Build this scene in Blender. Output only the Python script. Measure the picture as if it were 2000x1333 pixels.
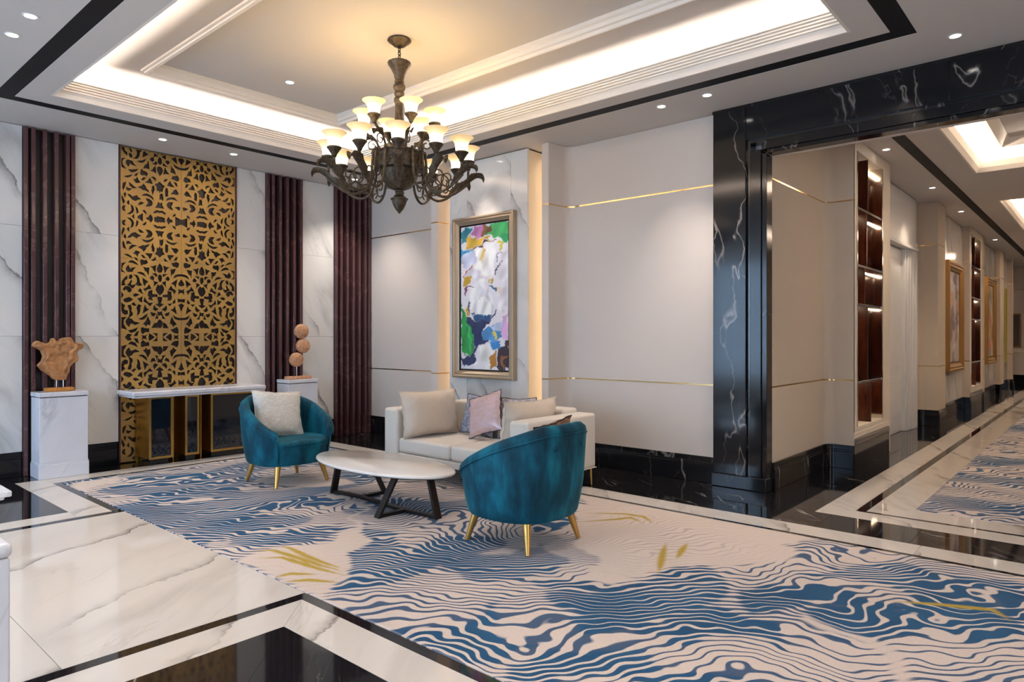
import bpy, bmesh, math, random
import numpy as np
from mathutils import Vector, Matrix
for o in list(bpy.data.objects): bpy.data.objects.remove(o)
random.seed(7); RNG = np.random.default_rng(11)
scene = bpy.context.scene
COL = scene.collection
PI = math.pi

# ---------------------------------------------------------------- camera
FPX, Y0, ANG, CAMH = 1331.0, 659.0, math.radians(41.4), 1.35
cam = bpy.data.cameras.new('camera'); camo = bpy.data.objects.new('camera', cam); COL.objects.link(camo)
cam.sensor_width = 36.0; cam.lens = 36.0 * FPX / 2000.0
camo.location = (0, 0, CAMH); camo.rotation_euler = (PI / 2, 0, ANG)
cam.shift_y = -(666.5 - Y0) / 2000.0
cam.clip_start = 0.05; cam.clip_end = 200
scene.camera = camo
FV = np.array([-math.sin(ANG), math.cos(ANG), 0.0]); RV = np.array([math.cos(ANG), math.sin(ANG), 0.0]); UV_ = np.array([0, 0, 1.0])
def ray(px, py): return FV + RV * (px - 1000) / FPX + UV_ * (Y0 - py) / FPX
def fl(px, py, z=0.0):
    v = ray(px, py); return np.array([0, 0, CAMH]) + v * ((z - CAMH) / v[2])
def onx(px, py, x):
    v = ray(px, py); return np.array([0, 0, CAMH]) + v * (x / v[0])
def ony(px, py, y):
    v = ray(px, py); return np.array([0, 0, CAMH]) + v * (y / v[1])

# ---------------------------------------------------------------- world, exposure, window daylight
w = bpy.data.worlds.new('world'); scene.world = w; w.use_nodes = True
bg = w.node_tree.nodes['Background']; bg.inputs[0].default_value = (0.55, 0.72, 1.0, 1); bg.inputs[1].default_value = 0.6
vs = scene.view_settings; vs.view_transform = 'Standard'; vs.look = 'None'; vs.exposure = 0.74; vs.gamma = 1.0; vs.use_curve_mapping = False

def light(name, kind, loc, energy, color, rot=(0, 0, 0), parent=None, **kw):
    l = bpy.data.lights.new(name, kind); l.energy = energy; l.color = color
    for k, v in kw.items(): setattr(l, k, v)
    o = bpy.data.objects.new(name, l); COL.objects.link(o); o.location = loc; o.rotation_euler = rot
    if parent: o.parent = parent
    return o
COOL = (0.52, 0.75, 1.0); WARM = (1.0, 0.78, 0.52); NEUT = (1.0, 0.90, 0.80); COVE = (1.0, 0.88, 0.76)
HC = 3.405
DAY = 1.0
for wx, we in ((-6.3, 250), (-3.6, 120), (-0.9, 90)):       # daylight through the three tall windows behind the camera
    light('window_daylight', 'AREA', (wx, -3.36, 1.75), we * DAY, COOL, (math.radians(90), 0, PI), shape='RECTANGLE', size=2.0, size_y=2.7)
light('unseen_side_light', 'AREA', (4.36, 1.5, 1.75), 50 * DAY, (0.95, 0.95, 1.0), (math.radians(90), 0, math.radians(90)), shape='RECTANGLE', size=4.0, size_y=2.7)  # unseen area light in front of the closed right wall

# ---------------------------------------------------------------- helpers
def tag(o, label=None, cat=None, group=None, kind=None):
    if label: o['label'] = label
    if cat: o['category'] = cat
    if group: o['group'] = group
    if kind: o['kind'] = kind
    return o
def empty(name, loc=(0, 0, 0), rz=0, parent=None):
    o = bpy.data.objects.new(name, None); COL.objects.link(o); o.location = loc; o.rotation_euler = (0, 0, rz)
    o.empty_display_size = 0.1
    if parent: o.parent = parent
    return o
def copy_tree(o, parent=None):
    c = o.copy(); COL.objects.link(c); c.parent = parent
    for ch in o.children: copy_tree(ch, c)
    return c
class MB:
    def __init__(s): s.v = []; s.f = []
    def add(s, vs_, fs):
        b = len(s.v); s.v += [tuple(map(float, p)) for p in vs_]; s.f += [tuple(i + b for i in f) for f in fs]; return s
    def box(s, x0, y0, z0, x1, y1, z1):
        x0, x1 = min(x0, x1), max(x0, x1); y0, y1 = min(y0, y1), max(y0, y1); z0, z1 = min(z0, z1), max(z0, z1)
        return s.add([(x0, y0, z0), (x1, y0, z0), (x1, y1, z0), (x0, y1, z0), (x0, y0, z1), (x1, y0, z1), (x1, y1, z1), (x0, y1, z1)],
                     [(3, 2, 1, 0), (4, 5, 6, 7), (0, 1, 5, 4), (1, 2, 6, 5), (2, 3, 7, 6), (3, 0, 4, 7)])
    def prism(s, poly, z0, z1, m=lambda a, b, c: (a, b, c)):
        n = len(poly); ar = sum(poly[i][0] * poly[(i + 1) % n][1] - poly[(i + 1) % n][0] * poly[i][1] for i in range(n))
        if ar < 0: poly = poly[::-1]
        return s.add([m(a, b, z0) for a, b in poly] + [m(a, b, z1) for a, b in poly],
                     [tuple(range(n - 1, -1, -1)), tuple(range(n, 2 * n))] + [(i, (i + 1) % n, (i + 1) % n + n, i + n) for i in range(n)])
    def lathe(s, prof, n=24, c=(0, 0, 0), flute=None):
        vs_ = []; fs = []
        for (r, z) in prof:
            for k in range(n):
                a = 2 * PI * k / n; q = r * (1 + (flute[0] * math.cos(flute[1] * a) if flute else 0))
                vs_.append((c[0] + q * math.cos(a), c[1] + q * math.sin(a), c[2] + z))
        for j in range(len(prof) - 1):
            for k in range(n):
                fs.append((j * n + k, j * n + (k + 1) % n, (j + 1) * n + (k + 1) % n, (j + 1) * n + k))
        fs.append(tuple(range(n - 1, -1, -1))); fs.append(tuple((len(prof) - 1) * n + k for k in range(n)))
        return s.add(vs_, fs)
    def tube(s, pts, r, n=8, closed=False, flat=1.0):
        P = [Vector(p) for p in pts]; m = len(P)
        R = list(r) if hasattr(r, '__len__') else [r] * m
        T = []
        for i in range(m):
            a = P[(i - 1) % m] if (closed or i > 0) else P[i]; b = P[(i + 1) % m] if (closed or i < m - 1) else P[i]
            t = b - a; T.append(t.normalized() if t.length > 1e-9 else Vector((0, 0, 1)))
        ref = Vector((0, 0, 1)) if abs(T[0].z) < .9 else Vector((1, 0, 0))
        nrm = (ref - T[0] * ref.dot(T[0])).normalized(); vs_ = []; fs = []
        for i in range(m):
            nrm = (nrm - T[i] * nrm.dot(T[i])).normalized(); bn = T[i].cross(nrm)
            for k in range(n):
                a = 2 * PI * k / n; vs_.append(P[i] + (nrm * math.cos(a) * flat + bn * math.sin(a)) * R[i])
        for i in range(m if closed else m - 1):
            j = (i + 1) % m
            for k in range(n): fs.append((i * n + k, i * n + (k + 1) % n, j * n + (k + 1) % n, j * n + k))
        if not closed: fs += [tuple(range(n - 1, -1, -1)), tuple((m - 1) * n + k for k in range(n))]
        return s.add(vs_, fs)
    def ringsweep(s, prof, rect, close=True):
        """profile [(inward offset, z)] swept round a rectangle (x0,x1,y0,y1) with mitred corners"""
        x0, x1, y0, y1 = rect; vs_ = []; fs = []; m = len(prof)
        for (o, z) in prof: vs_ += [(x0 + o, y0 + o, z), (x1 - o, y0 + o, z), (x1 - o, y1 - o, z), (x0 + o, y1 - o, z)]
        for j in range(m if close else m - 1):
            a = j * 4; b = ((j + 1) % m) * 4
            for k in range(4): fs.append((a + k, b + k, b + (k + 1) % 4, a + (k + 1) % 4))
        return s.add(vs_, fs)
    def build(s, name, mat=None, parent=None, smooth=False, bevel=0, seg=2, loc=None, rot=None, sharp=None, subsurf=0, fix=True):
        me = bpy.data.meshes.new(name); me.from_pydata(s.v, [], s.f); me.update()
        if fix:
            bm = bmesh.new(); bm.from_mesh(me); bmesh.ops.recalc_face_normals(bm, faces=bm.faces); bm.to_mesh(me); bm.free()
        o = bpy.data.objects.new(name, me); COL.objects.link(o)
        if mat: me.materials.append(mat)
        if parent: o.parent = parent
        if loc is not None: o.location = loc
        if rot is not None: o.rotation_euler = rot
        if smooth:
            me.polygons.foreach_set('use_smooth', [True] * len(me.polygons))
            me.set_sharp_from_angle(angle=math.radians(sharp if sharp else 50))
        if bevel:
            b = o.modifiers.new('bevel', 'BEVEL'); b.width = bevel; b.segments = seg; b.limit_method = 'ANGLE'; b.angle_limit = math.radians(40)
            if not smooth:
                me.polygons.foreach_set('use_smooth', [True] * len(me.polygons)); me.set_sharp_from_angle(angle=math.radians(40))
                b.harden_normals = False
        if subsurf:
            m = o.modifiers.new('subd', 'SUBSURF'); m.levels = subsurf; m.render_levels = subsurf
        return o
def boxo(name, x0, y0, z0, x1, y1, z1, mat, parent=None, bevel=0, seg=2):
    return MB().box(x0, y0, z0, x1, y1, z1).build(name, mat, parent, bevel=bevel, seg=seg)
def offpath(path, d):
    """offset an open polyline to its left by d (mitred)"""
    out = []; n = len(path)
    for i, p in enumerate(path):
        p = Vector(p); ns = []
        if i > 0: t = (p - Vector(path[i - 1])).normalized(); ns.append(Vector((-t.y, t.x)))
        if i < n - 1: t = (Vector(path[i + 1]) - p).normalized(); ns.append(Vector((-t.y, t.x)))
        if len(ns) == 1: q = p + ns[0] * d
        else:
            m = (ns[0] + ns[1]).normalized(); c = max(.35, m.dot(ns[0])); q = p + m * (d / c)
        out.append((q.x, q.y))
    return out
def strip(path, d0, d1, z0, z1, mb=None):
    """vertical band following a plan polyline between offsets d0 and d1"""
    a = offpath(path, d0); b = offpath(path, d1); n = len(path); mb = mb or MB()
    vs_ = [(x, y, z0) for x, y in a] + [(x, y, z0) for x, y in b] + [(x, y, z1) for x, y in a] + [(x, y, z1) for x, y in b]; fs = []
    for i in range(n - 1):
        fs += [(i, i + 1, 2 * n + i + 1, 2 * n + i), (n + i + 1, n + i, 3 * n + i, 3 * n + i + 1), (i + 1, i, n + i, n + i + 1), (2 * n + i, 2 * n + i + 1, 3 * n + i + 1, 3 * n + i)]
    fs += [(0, 2 * n, 3 * n, n), (n - 1, 2 * n - 1, 4 * n - 1, 3 * n - 1)]
    return mb.add(vs_, fs)
def fillet(p0, p1, p2, r, n=6):
    """arc points rounding the corner p1 with radius r"""
    a, b, c = Vector(p0), Vector(p1), Vector(p2); u = (a - b).normalized(); v = (c - b).normalized()
    ang = u.angle(v); t = r / math.tan(ang / 2); ctr = b + (u + v).normalized() * (r / math.sin(ang / 2))
    s = b + u * t - ctr; e = b + v * t - ctr; out = []
    a0 = math.atan2(s.y, s.x); a1 = math.atan2(e.y, e.x); d = (a1 - a0 + PI) % (2 * PI) - PI
    for k in range(n + 1):
        q = a0 + d * k / n; out.append((ctr.x + r * math.cos(q), ctr.y + r * math.sin(q)))
    return out
def bez(pts, n=24):
    """smooth Catmull-Rom curve through points"""
    P = [np.array(p, float) for p in pts]; P = [2 * P[0] - P[1]] + P + [2 * P[-1] - P[-2]]; out = []
    segs = len(P) - 3
    for i in range(segs):
        p0, p1, p2, p3 = P[i:i + 4]; m = max(2, n // segs)
        for k in range(m):
            t = k / m; out.append(0.5 * ((2 * p1) + (-p0 + p2) * t + (2 * p0 - 5 * p1 + 4 * p2 - p3) * t * t + (-p0 + 3 * p1 - 3 * p2 + p3) * t ** 3))
    out.append(P[-2]); return [tuple(q) for q in out]
def inpoly(x, y, poly):
    c = np.zeros(x.shape, bool); n = len(poly)
    for i in range(n):
        x0, y0 = poly[i]; x1, y1 = poly[(i + 1) % n]
        with np.errstate(divide='ignore', invalid='ignore'):
            c ^= ((y0 > y) != (y1 > y)) & (x < (x1 - x0) * (y - y0) / (y1 - y0 + 1e-12) + x0)
    return c
def fnoise(x, y, L, seed, n=16):
    r = np.random.default_rng(seed); s = np.zeros_like(x)
    for _ in range(n):
        a = r.uniform(0, 2 * PI); k = 2 * PI / (L * r.uniform(.7, 1.5)); s += np.cos(k * (x * math.cos(a) + y * math.sin(a)) + r.uniform(0, 2 * PI))
    return s / math.sqrt(n / 2)
def grid_plane(name, x, y, z, mat, attrs, parent=None):
    """mesh grid from 2-D coordinate arrays with float / colour point attributes"""
    h, w_ = x.shape; me = bpy.data.meshes.new(name)
    co = np.stack([x, y, z], -1).reshape(-1, 3).astype(np.float32)
    i = np.arange(h * w_).reshape(h, w_); q = np.stack([i[:-1, :-1], i[:-1, 1:], i[1:, 1:], i[1:, :-1]], -1).reshape(-1, 4)
    me.vertices.add(len(co)); me.vertices.foreach_set('co', co.ravel())
    me.loops.add(q.size); me.loops.foreach_set('vertex_index', q.ravel().astype(np.int32))
    me.polygons.add(len(q)); me.polygons.foreach_set('loop_start', (np.arange(len(q)) * 4).astype(np.int32)); me.update(); me.validate()
    for k, a in attrs.items():
        if a.ndim == 2:
            t = me.attributes.new(k, 'FLOAT', 'POINT'); t.data.foreach_set('value', a.ravel().astype(np.float32))
        else:
            t = me.attributes.new(k, 'FLOAT_COLOR', 'POINT'); t.data.foreach_set('color', np.concatenate([a, np.ones(a.shape[:2] + (1,))], -1).ravel().astype(np.float32))
    o = bpy.data.objects.new(name, me); COL.objects.link(o); me.materials.append(mat)
    if parent: o.parent = parent
    return o

# ---------------------------------------------------------------- materials
def S(r, g, b):
    f = lambda c: (c / 255 / 12.92) if c / 255 <= .04045 else ((c / 255 + .055) / 1.055) ** 2.4
    return (f(r), f(g), f(b), 1.0)
class NT:
    def __init__(s, name):
        s.m = bpy.data.materials.new(name); s.m.use_nodes = True; s.t = s.m.node_tree; s.b = s.t.nodes['Principled BSDF']
    def n(s, typ, **kw):
        d = s.t.nodes.new(typ)
        for k, v in kw.items(): setattr(d, k, v)
        return d
    def put(s, sock, v):
        if hasattr(v, 'node'): s.t.links.new(v, sock)
        else: sock.default_value = v
    def set(s, **kw):
        for k, v in kw.items(): s.put(s.b.inputs[k.replace('_', ' ')], v)
        return s
    def math(s, op, a, b=0.0, c=0.0):
        d = s.n('ShaderNodeMath', operation=op); s.put(d.inputs[0], a); s.put(d.inputs[1], b); s.put(d.inputs[2], c); return d.outputs[0]
    def vadd(s, a, b, op='ADD'):
        d = s.n('ShaderNodeVectorMath', operation=op); s.put(d.inputs[0], a); s.put(d.inputs[1], b); return d.outputs[0]
    def vscale(s, a, k):
        d = s.n('ShaderNodeVectorMath', operation='SCALE'); s.put(d.inputs[0], a); s.put(d.inputs[3], k); return d.outputs[0]
    def pos(s): return s.n('ShaderNodeNewGeometry').outputs['Position']
    def obj(s): return s.n('ShaderNodeTexCoord').outputs['Object']
    def rnd(s): return s.n('ShaderNodeObjectInfo').outputs['Random']
    def attr(s, k, o='Fac'): return s.n('ShaderNodeAttribute', attribute_name=k).outputs[o]
    def mapping(s, v, rot=(0, 0, 0), scale=(1, 1, 1), loc=(0, 0, 0)):
        d = s.n('ShaderNodeMapping'); s.put(d.inputs[0], v); d.inputs[1].default_value = loc; d.inputs[2].default_value = rot; d.inputs[3].default_value = scale; return d.outputs[0]
    def noise(s, v, scale, detail=4, rough=.55, dist=0.0, out='Fac'):
        d = s.n('ShaderNodeTexNoise'); s.put(d.inputs['Vector'], v); d.inputs['Scale'].default_value = scale; d.inputs['Detail'].default_value = detail
        d.inputs['Roughness'].default_value = rough; d.inputs['Distortion'].default_value = dist; return d.outputs[out]
    def ramp(s, f, stops, interp='LINEAR'):
        d = s.n('ShaderNodeValToRGB'); s.put(d.inputs[0], f); e = d.color_ramp.elements; d.color_ramp.interpolation = interp
        while len(e) < len(stops): e.new(0.5)
        for k, (p, c) in enumerate(stops):
            e[k].position = p; e[k].color = c if hasattr(c, '__len__') else (c, c, c, 1)
        return d.outputs[0]
    def mix(s, f, a, b, mode='MIX'):
        d = s.n('ShaderNodeMix', data_type='RGBA', blend_type=mode); s.put(d.inputs[0], f); s.put(d.inputs[6], a); s.put(d.inputs[7], b); return d.outputs[2]
    def bump(s, h, strength=.2, dist=.01):
        d = s.n('ShaderNodeBump'); d.inputs['Strength'].default_value = strength; d.inputs['Distance'].default_value = dist; s.put(d.inputs['Height'], h); s.t.links.new(d.outputs[0], s.b.inputs['Normal'])
    def ridge(s, v, scale, width, detail=5, dist=.6):
        f = s.noise(v, scale, detail, .55, dist); a = s.math('ABSOLUTE', s.math('SUBTRACT', f, .5)); return s.ramp(a, [(0, 1.0), (width * .4, .6), (width, 0.0)])
def rndvec(t, v, amt=17.0):
    d = t.n('ShaderNodeCombineXYZ'); r = t.rnd(); t.put(d.inputs[0], t.math('MULTIPLY', r, amt)); t.put(d.inputs[1], t.math('MULTIPLY', r, amt * .7)); t.put(d.inputs[2], t.math('MULTIPLY', r, amt * 1.3)); return t.vadd(v, d.outputs[0])
def M_plain(name, col, rough=.5, metal=0.0, spec=.5, **kw):
    t = NT(name); t.set(Base_Color=col, Roughness=rough, Metallic=metal, Specular_IOR_Level=spec); t.set(**kw); return t.m
def M_marble(name, base, vein, rough, rot, big=.55, fine=.5, shift=True, spec=.5, cloud=.35, band=None):
    t = NT(name); p = t.pos()
    if shift: p = rndvec(t, p)
    q = t.mapping(p, rot, (1, 1, 1)); wv = t.noise(q, 1.1, 3, .5, 0, 'Color'); q2 = t.vadd(q, t.vscale(wv, .4))
    st = t.mapping(q2, (0, 0, 0), (.4, 2.0, .4))
    b1 = t.ridge(st, .45, .06, 5, .3); m1 = t.ramp(t.noise(q, .8, 2), [(.42, 0.0), (.62, 1.0)])
    b2 = t.ridge(st, 1.5, .014, 6, .35); m2 = t.ramp(t.noise(q, 1.5, 2), [(.45, 0.0), (.65, 1.0)])
    cl = t.ramp(t.noise(st, 1.3, 5), [(.45, 0.0), (.8, 1.0)])
    f = t.math('MINIMUM', t.math('ADD', t.math('ADD', t.math('MULTIPLY', t.math('MULTIPLY', b1, m1), big), t.math('MULTIPLY', t.math('MULTIPLY', b2, m2), fine)), t.math('MULTIPLY', cl, cloud * .35)), 1.0)
    if band:      # broad smoky veins running one way through the slab, dark along one edge
        d = t.n('ShaderNodeVectorMath', operation='DOT_PRODUCT'); t.put(d.inputs[0], t.pos()); d.inputs[1].default_value = band[0]; per = band[1]
        wob = t.math('MULTIPLY', t.math('SUBTRACT', t.noise(t.pos(), 1.3, 5, .6), .5), band[2])
        sft = t.math('MULTIPLY', t.rnd(), per) if shift else 0.0
        sv = t.math('ADD', t.math('ADD', d.outputs['Value'], wob), sft)
        dd = t.math('MULTIPLY', t.math('SUBTRACT', t.math('FRACT', t.math('DIVIDE', sv, per)), .5), per)
        mk = t.ramp(t.noise(p, 1.7, 3), [(.40, 0.0), (.58, 1.0)]); gr = t.noise(p, 9, 4)
        wide = t.ramp(t.math('ADD', t.math('DIVIDE', dd, .14), .5), [(0.0, 0.0), (.2, .15), (.62, .75), (.7, 0.0), (1.0, 0.0)])
        edge = t.ramp(t.math('ABSOLUTE', t.math('SUBTRACT', dd, .02)), [(0.0, 1.0), (.006, .5), (.012, 0.0)])
        bf = t.math('MULTIPLY', mk, t.math('ADD', t.math('MULTIPLY', wide, t.math('MULTIPLY', gr, 1.8)), t.math('MULTIPLY', edge, .55)))
        f = t.math('MINIMUM', t.math('ADD', t.math('MULTIPLY', f, .6), bf), 1.0)
    t.set(Base_Color=t.mix(f, base, vein), Roughness=rough, Specular_IOR_Level=spec); return t.m
def M_black(name, base, vein, rough, rot=(.3, .4, .7), dens=1.0, spec=.55):
    t = NT(name); p = rndvec(t, t.pos()); q = t.mapping(p, rot); q = t.vadd(q, t.vscale(t.noise(q, 1.7, 4, .6, 0, 'Color'), .22)); q = t.mapping(q, (0, 0, 0), (.28, 2.2, .6))
    a = t.math('MULTIPLY', t.ridge(q, .8, .0045, 4, .2), t.ramp(t.noise(q, .9, 2), [(.5, 0.0), (.62, .9)]))
    b = t.math('MULTIPLY', t.ridge(q, 2.0, .005, 5, .3), t.ramp(t.noise(q, 1.6, 2), [(.52, 0.0), (.68, .35)]))
    f = t.math('MINIMUM', t.math('MULTIPLY', t.math('ADD', a, b), dens), 1.0)
    t.set(Base_Color=t.mix(f, base, vein), Roughness=rough, Specular_IOR_Level=spec); return t.m
M = {}
M['white_marble'] = M_marble('white_marble_wall', S(226, 223, 219), S(140, 138, 138), .12, (-.55, .35, 0), .9, .3, band=((.88, .88, .47), .74, .42))
M['white_floor'] = M_marble('white_marble_floor', S(214, 206, 197), S(140, 132, 126), .05, (.1, .1, .95), .45, .4, band=((.87, .48, 0), .95, .5))
M['white_stone'] = M_marble('white_marble_pedestal', S(222, 224, 232), S(140, 145, 158), .16, (.6, .3, .2), .25, .65, cloud=.6)
M['black_marble'] = M_black('black_marble', (.010, .010, .012, 1), S(170, 160, 152), .10, dens=.7, spec=.34)
M['black_matte'] = M_plain('black_ceiling_inlay', (.008, .008, .010, 1), .55, 0, .2)
M['black_floor'] = M_black('black_marble_floor', (.010, .010, .012, 1), S(170, 165, 160), .05, dens=.8)
M['black_trim'] = M_black('black_marble_trim', (.009, .009, .011, 1), S(150, 145, 140), .12, dens=.5)
M['grout'] = M_plain('grout', S(60, 58, 56), .8)
M['ceiling'] = M_plain('ceiling_paint', S(208, 201, 196), .8, spec=.2)
M['cornice'] = M_plain('cornice_paint', S(234, 226, 216), .6, spec=.3)
def M_fabricwall(name, col):
    t = NT(name); q = t.mapping(t.pos(), (0, 0, 0), (14, 14, 90)); f = t.noise(q, 3.0, 3); g = t.noise(t.mapping(t.pos(), (0, 0, 0), (60, 60, 6)), 4.0, 2)
    h = t.math('ADD', t.math('MULTIPLY', f, .6), t.math('MULTIPLY', g, .4)); c2 = tuple(x * .93 for x in col[:3]) + (1,)
    t.set(Base_Color=t.mix(h, c2, col), Roughness=.75, Specular_IOR_Level=.25); t.bump(h, .05, .002); return t.m
M['wall'] = M_fabricwall('wall_covering', S(219, 208, 199))
M['wall_warm_lit'] = M_fabricwall('wall_covering_warm_lit', S(208, 192, 172))  # same covering as the lounge, with the warm corridor light put into its colour
M['cream'] = M_plain('cream_paint', S(228, 216, 198), .45)
M['white_paint'] = M_plain('white_lacquer', S(232, 230, 228), .3)
M['brass'] = M_plain('polished_brass', S(214, 178, 120), .14, 1.0)
M['brushed_brass'] = M_plain('brushed_brass', S(196, 160, 92), .32, 1.0)
M['steel'] = M_plain('polished_steel', S(205, 200, 195), .08, 1.0)
def M_wood(name, c0, c1, rough, scale=(1, 1, 12), ns=2.0):
    t = NT(name); q = t.mapping(t.obj(), (0, 0, 0), scale); f = t.noise(q, ns, 6, .6, 1.2); t.set(Base_Color=t.mix(t.ramp(f, [(.3, 0.0), (.7, 1.0)]), c0, c1), Roughness=rough); t.bump(f, .08, .003); return t.m
def M_slat():
    t = NT('burgundy_marble_slat'); q = t.pos(); f = t.noise(t.mapping(q, (0, 0, 0), (1, 1, .5)), 220, 3); g = t.ridge(q, 2.2, .02)
    c = t.mix(f, S(58, 30, 33), S(108, 74, 76)); t.set(Base_Color=t.mix(t.math('MULTIPLY', g, .25), c, S(150, 110, 110)), Roughness=.14); return t.m
M['slat'] = M_slat()
M['slat_back'] = M_plain('dark_slat_backing', S(26, 10, 14), .35)
M['dark_wood'] = M_wood('dark_rosewood', S(40, 16, 10), S(92, 42, 22), .22, (3, 3, .6), 3.0)
M['gold'] = None
# ================================================================ floor
floor = tag(MB().box(-8.3, -3.8, -.12, 4.6, 6.0, -.02).box(-3.2, 6.0, -.12, 4.6, 25.3, -.02).build('floor', M['grout']), kind='structure', label='polished black and white marble floor of the lounge and corridor')
G = .0012
def tile(name, x0, x1, y0, y1, mat):
    return boxo(name, x0 + G, y0 + G, -.0195, x1 - G, y1 - G, 0, M[mat], floor)
def tiles(name, x0, x1, y0, y1, mat, nx=1, ny=1):
    for i in range(nx):
        for j in range(ny):
            tile(name, x0 + (x1 - x0) * i / nx, x0 + (x1 - x0) * (i + 1) / nx, y0 + (y1 - y0) * j / ny, y0 + (y1 - y0) * (j + 1) / ny, mat)
def ptile(name, poly, mat):
    return MB().prism(poly, -.0195, 0).build(name, M[mat], floor)
# lounge border on the left wall and the back wall
tiles('black_tile', -8.0, -7.59, 1.68, 5.06, 'black_floor', 1, 5)
tiles('border_slab', -7.59, -7.34, 1.915, 4.82, 'white_floor', 1, 3)
tiles('border_line', -7.34, -7.275, 1.975, 4.765, 'black_floor', 1, 2)
tiles('border_slab', -7.59, 4.4, 4.82, 5.06, 'white_floor', 9, 1)
tiles('border_line', -7.34, 4.4, 4.765, 4.82, 'black_floor', 8, 1)
xs = [-8.0] + [-7.6 + .6 * k for k in range(11)] + [-1.0 + .9 * k for k in range(6)] + [4.4]
for a, b in zip(xs[:-1], xs[1:]):
    if a < -1.73 + .1 or True: tile('black_tile', a, b, 5.06, 5.505, 'black_floor')
xs = [-8.0] + [-7.6 + .6 * k for k in range(10)] + [-1.73]
for a, b in zip(xs[:-1], xs[1:]): tile('black_tile', a, b, 5.505, 5.99, 'black_floor')
# near side of the carpet
tiles('border_line', -7.34, -5.74, 1.915, 1.975, 'black_floor')
tiles('border_slab', -7.59, -5.82, 1.68, 1.915, 'white_floor')
tiles('border_line', -5.82, -5.74, -3.5, 1.915, 'black_floor', 1, 3)
tiles('border_slab', -6.04, -5.82, -3.5, 1.68, 'white_floor', 1, 3)
tiles('black_tile', -8.0, -6.04, -3.5, 1.68, 'black_floor', 2, 5)
ys = [1.975, .867, -.24, -1.35, -2.46, -3.5]
for a, b in zip(ys[1:], ys[:-1]): tile('runner_slab', -5.74, -3.2, a, b, 'white_floor')
# right of the runner: mitred frame
ptile('border_line', [(-3.2 + G, -3.5), (-3.13, -3.5), (-3.13, 1.915), (-3.2 + G, 1.975 - G)], 'black_floor')
ptile('border_line', [(-3.13, 1.915), (4.4, 1.915), (4.4, 1.975 - G), (-3.2 + G, 1.975 - G)], 'black_floor')
ptile('border_slab', [(-3.13, -3.5), (-2.9, -3.5), (-2.9, 1.68), (-3.13, 1.915 - G)], 'white_floor')
ptile('border_slab', [(-2.9 + G, 1.68 + G), (-.6, 1.68 + G), (-.6, 1.915 - G), (-3.13 + 2 * G, 1.915 - G)], 'white_floor')
tiles('border_slab', -.6, 4.4, 1.68, 1.915, 'white_floor', 3, 1)
ptile('black_tile', [(-2.9 + G, -3.5), (-2.0, -3.5), (-2.0, .78), (-2.9 + G, 1.68 - G)], 'black_floor')
ptile('black_tile', [(-2.9 + 2 * G, 1.68 - G), (-2.0 + G, .78 + G), (-.6, .78 + G), (-.6, 1.68 - G)], 'black_floor')
tiles('black_tile', -.6, 4.4, .78, 1.68, 'black_floor', 4, 1)
tiles('runner_slab', -2.0, 4.4, -3.5, .78, 'white_floor', 5, 4)
# corridor: white frame, black line, white frame
ptile('border_slab', [(-1.73, 5.505), (4.4, 5.505), (4.4, 5.735 - G), (-1.5 - G, 5.735 - G)], 'white_floor')
YE = 25.0
ptile('border_slab', [(-1.73 + G, 5.505 + 2 * G), (-1.5 - 2 * G, 5.735), (-1.5 - 2 * G, 8.2), (-1.73 + G, 8.2)], 'white_floor')
tiles('border_slab', -1.73, -1.5, 8.2, YE, 'white_floor', 1, 7)
ptile('border_line', [(-1.5, 5.735), (4.4, 5.735), (4.4, 5.775 - G), (-1.43, 5.775 - G)], 'black_floor')
ptile('border_line', [(-1.5, 5.735 + G), (-1.43 - G, 5.775), (-1.43 - G, YE), (-1.5, YE)], 'black_floor')
ptile('border_slab', [(-1.43, 5.775), (4.4, 5.775), (4.4, 6.075 - G), (-1.155, 6.075 - G)], 'white_floor')
ptile('border_slab', [(-1.43, 5.775 + 2 * G), (-1.155 - G, 6.075), (-1.155 - G, 8.2), (-1.43, 8.2)], 'white_floor')
tiles('border_slab', -1.43, -1.155, 8.2, YE, 'white_floor', 1, 7)
ys = [5.99] + [6.6 + .9 * k for k in range(21)] + [YE]
for a, b in zip(ys[:-1], ys[1:]): tile('black_tile', -2.6, -1.73, a, b, 'black_floor')
boxo('corridor_bed', -1.155, 6.075, -.0195, 4.4, YE, -.006, M['grout'], floor)
boxo('carpet_bed', -7.275, 1.975, -.0195, 4.4, 4.765, -.006, M['grout'], floor)

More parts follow.
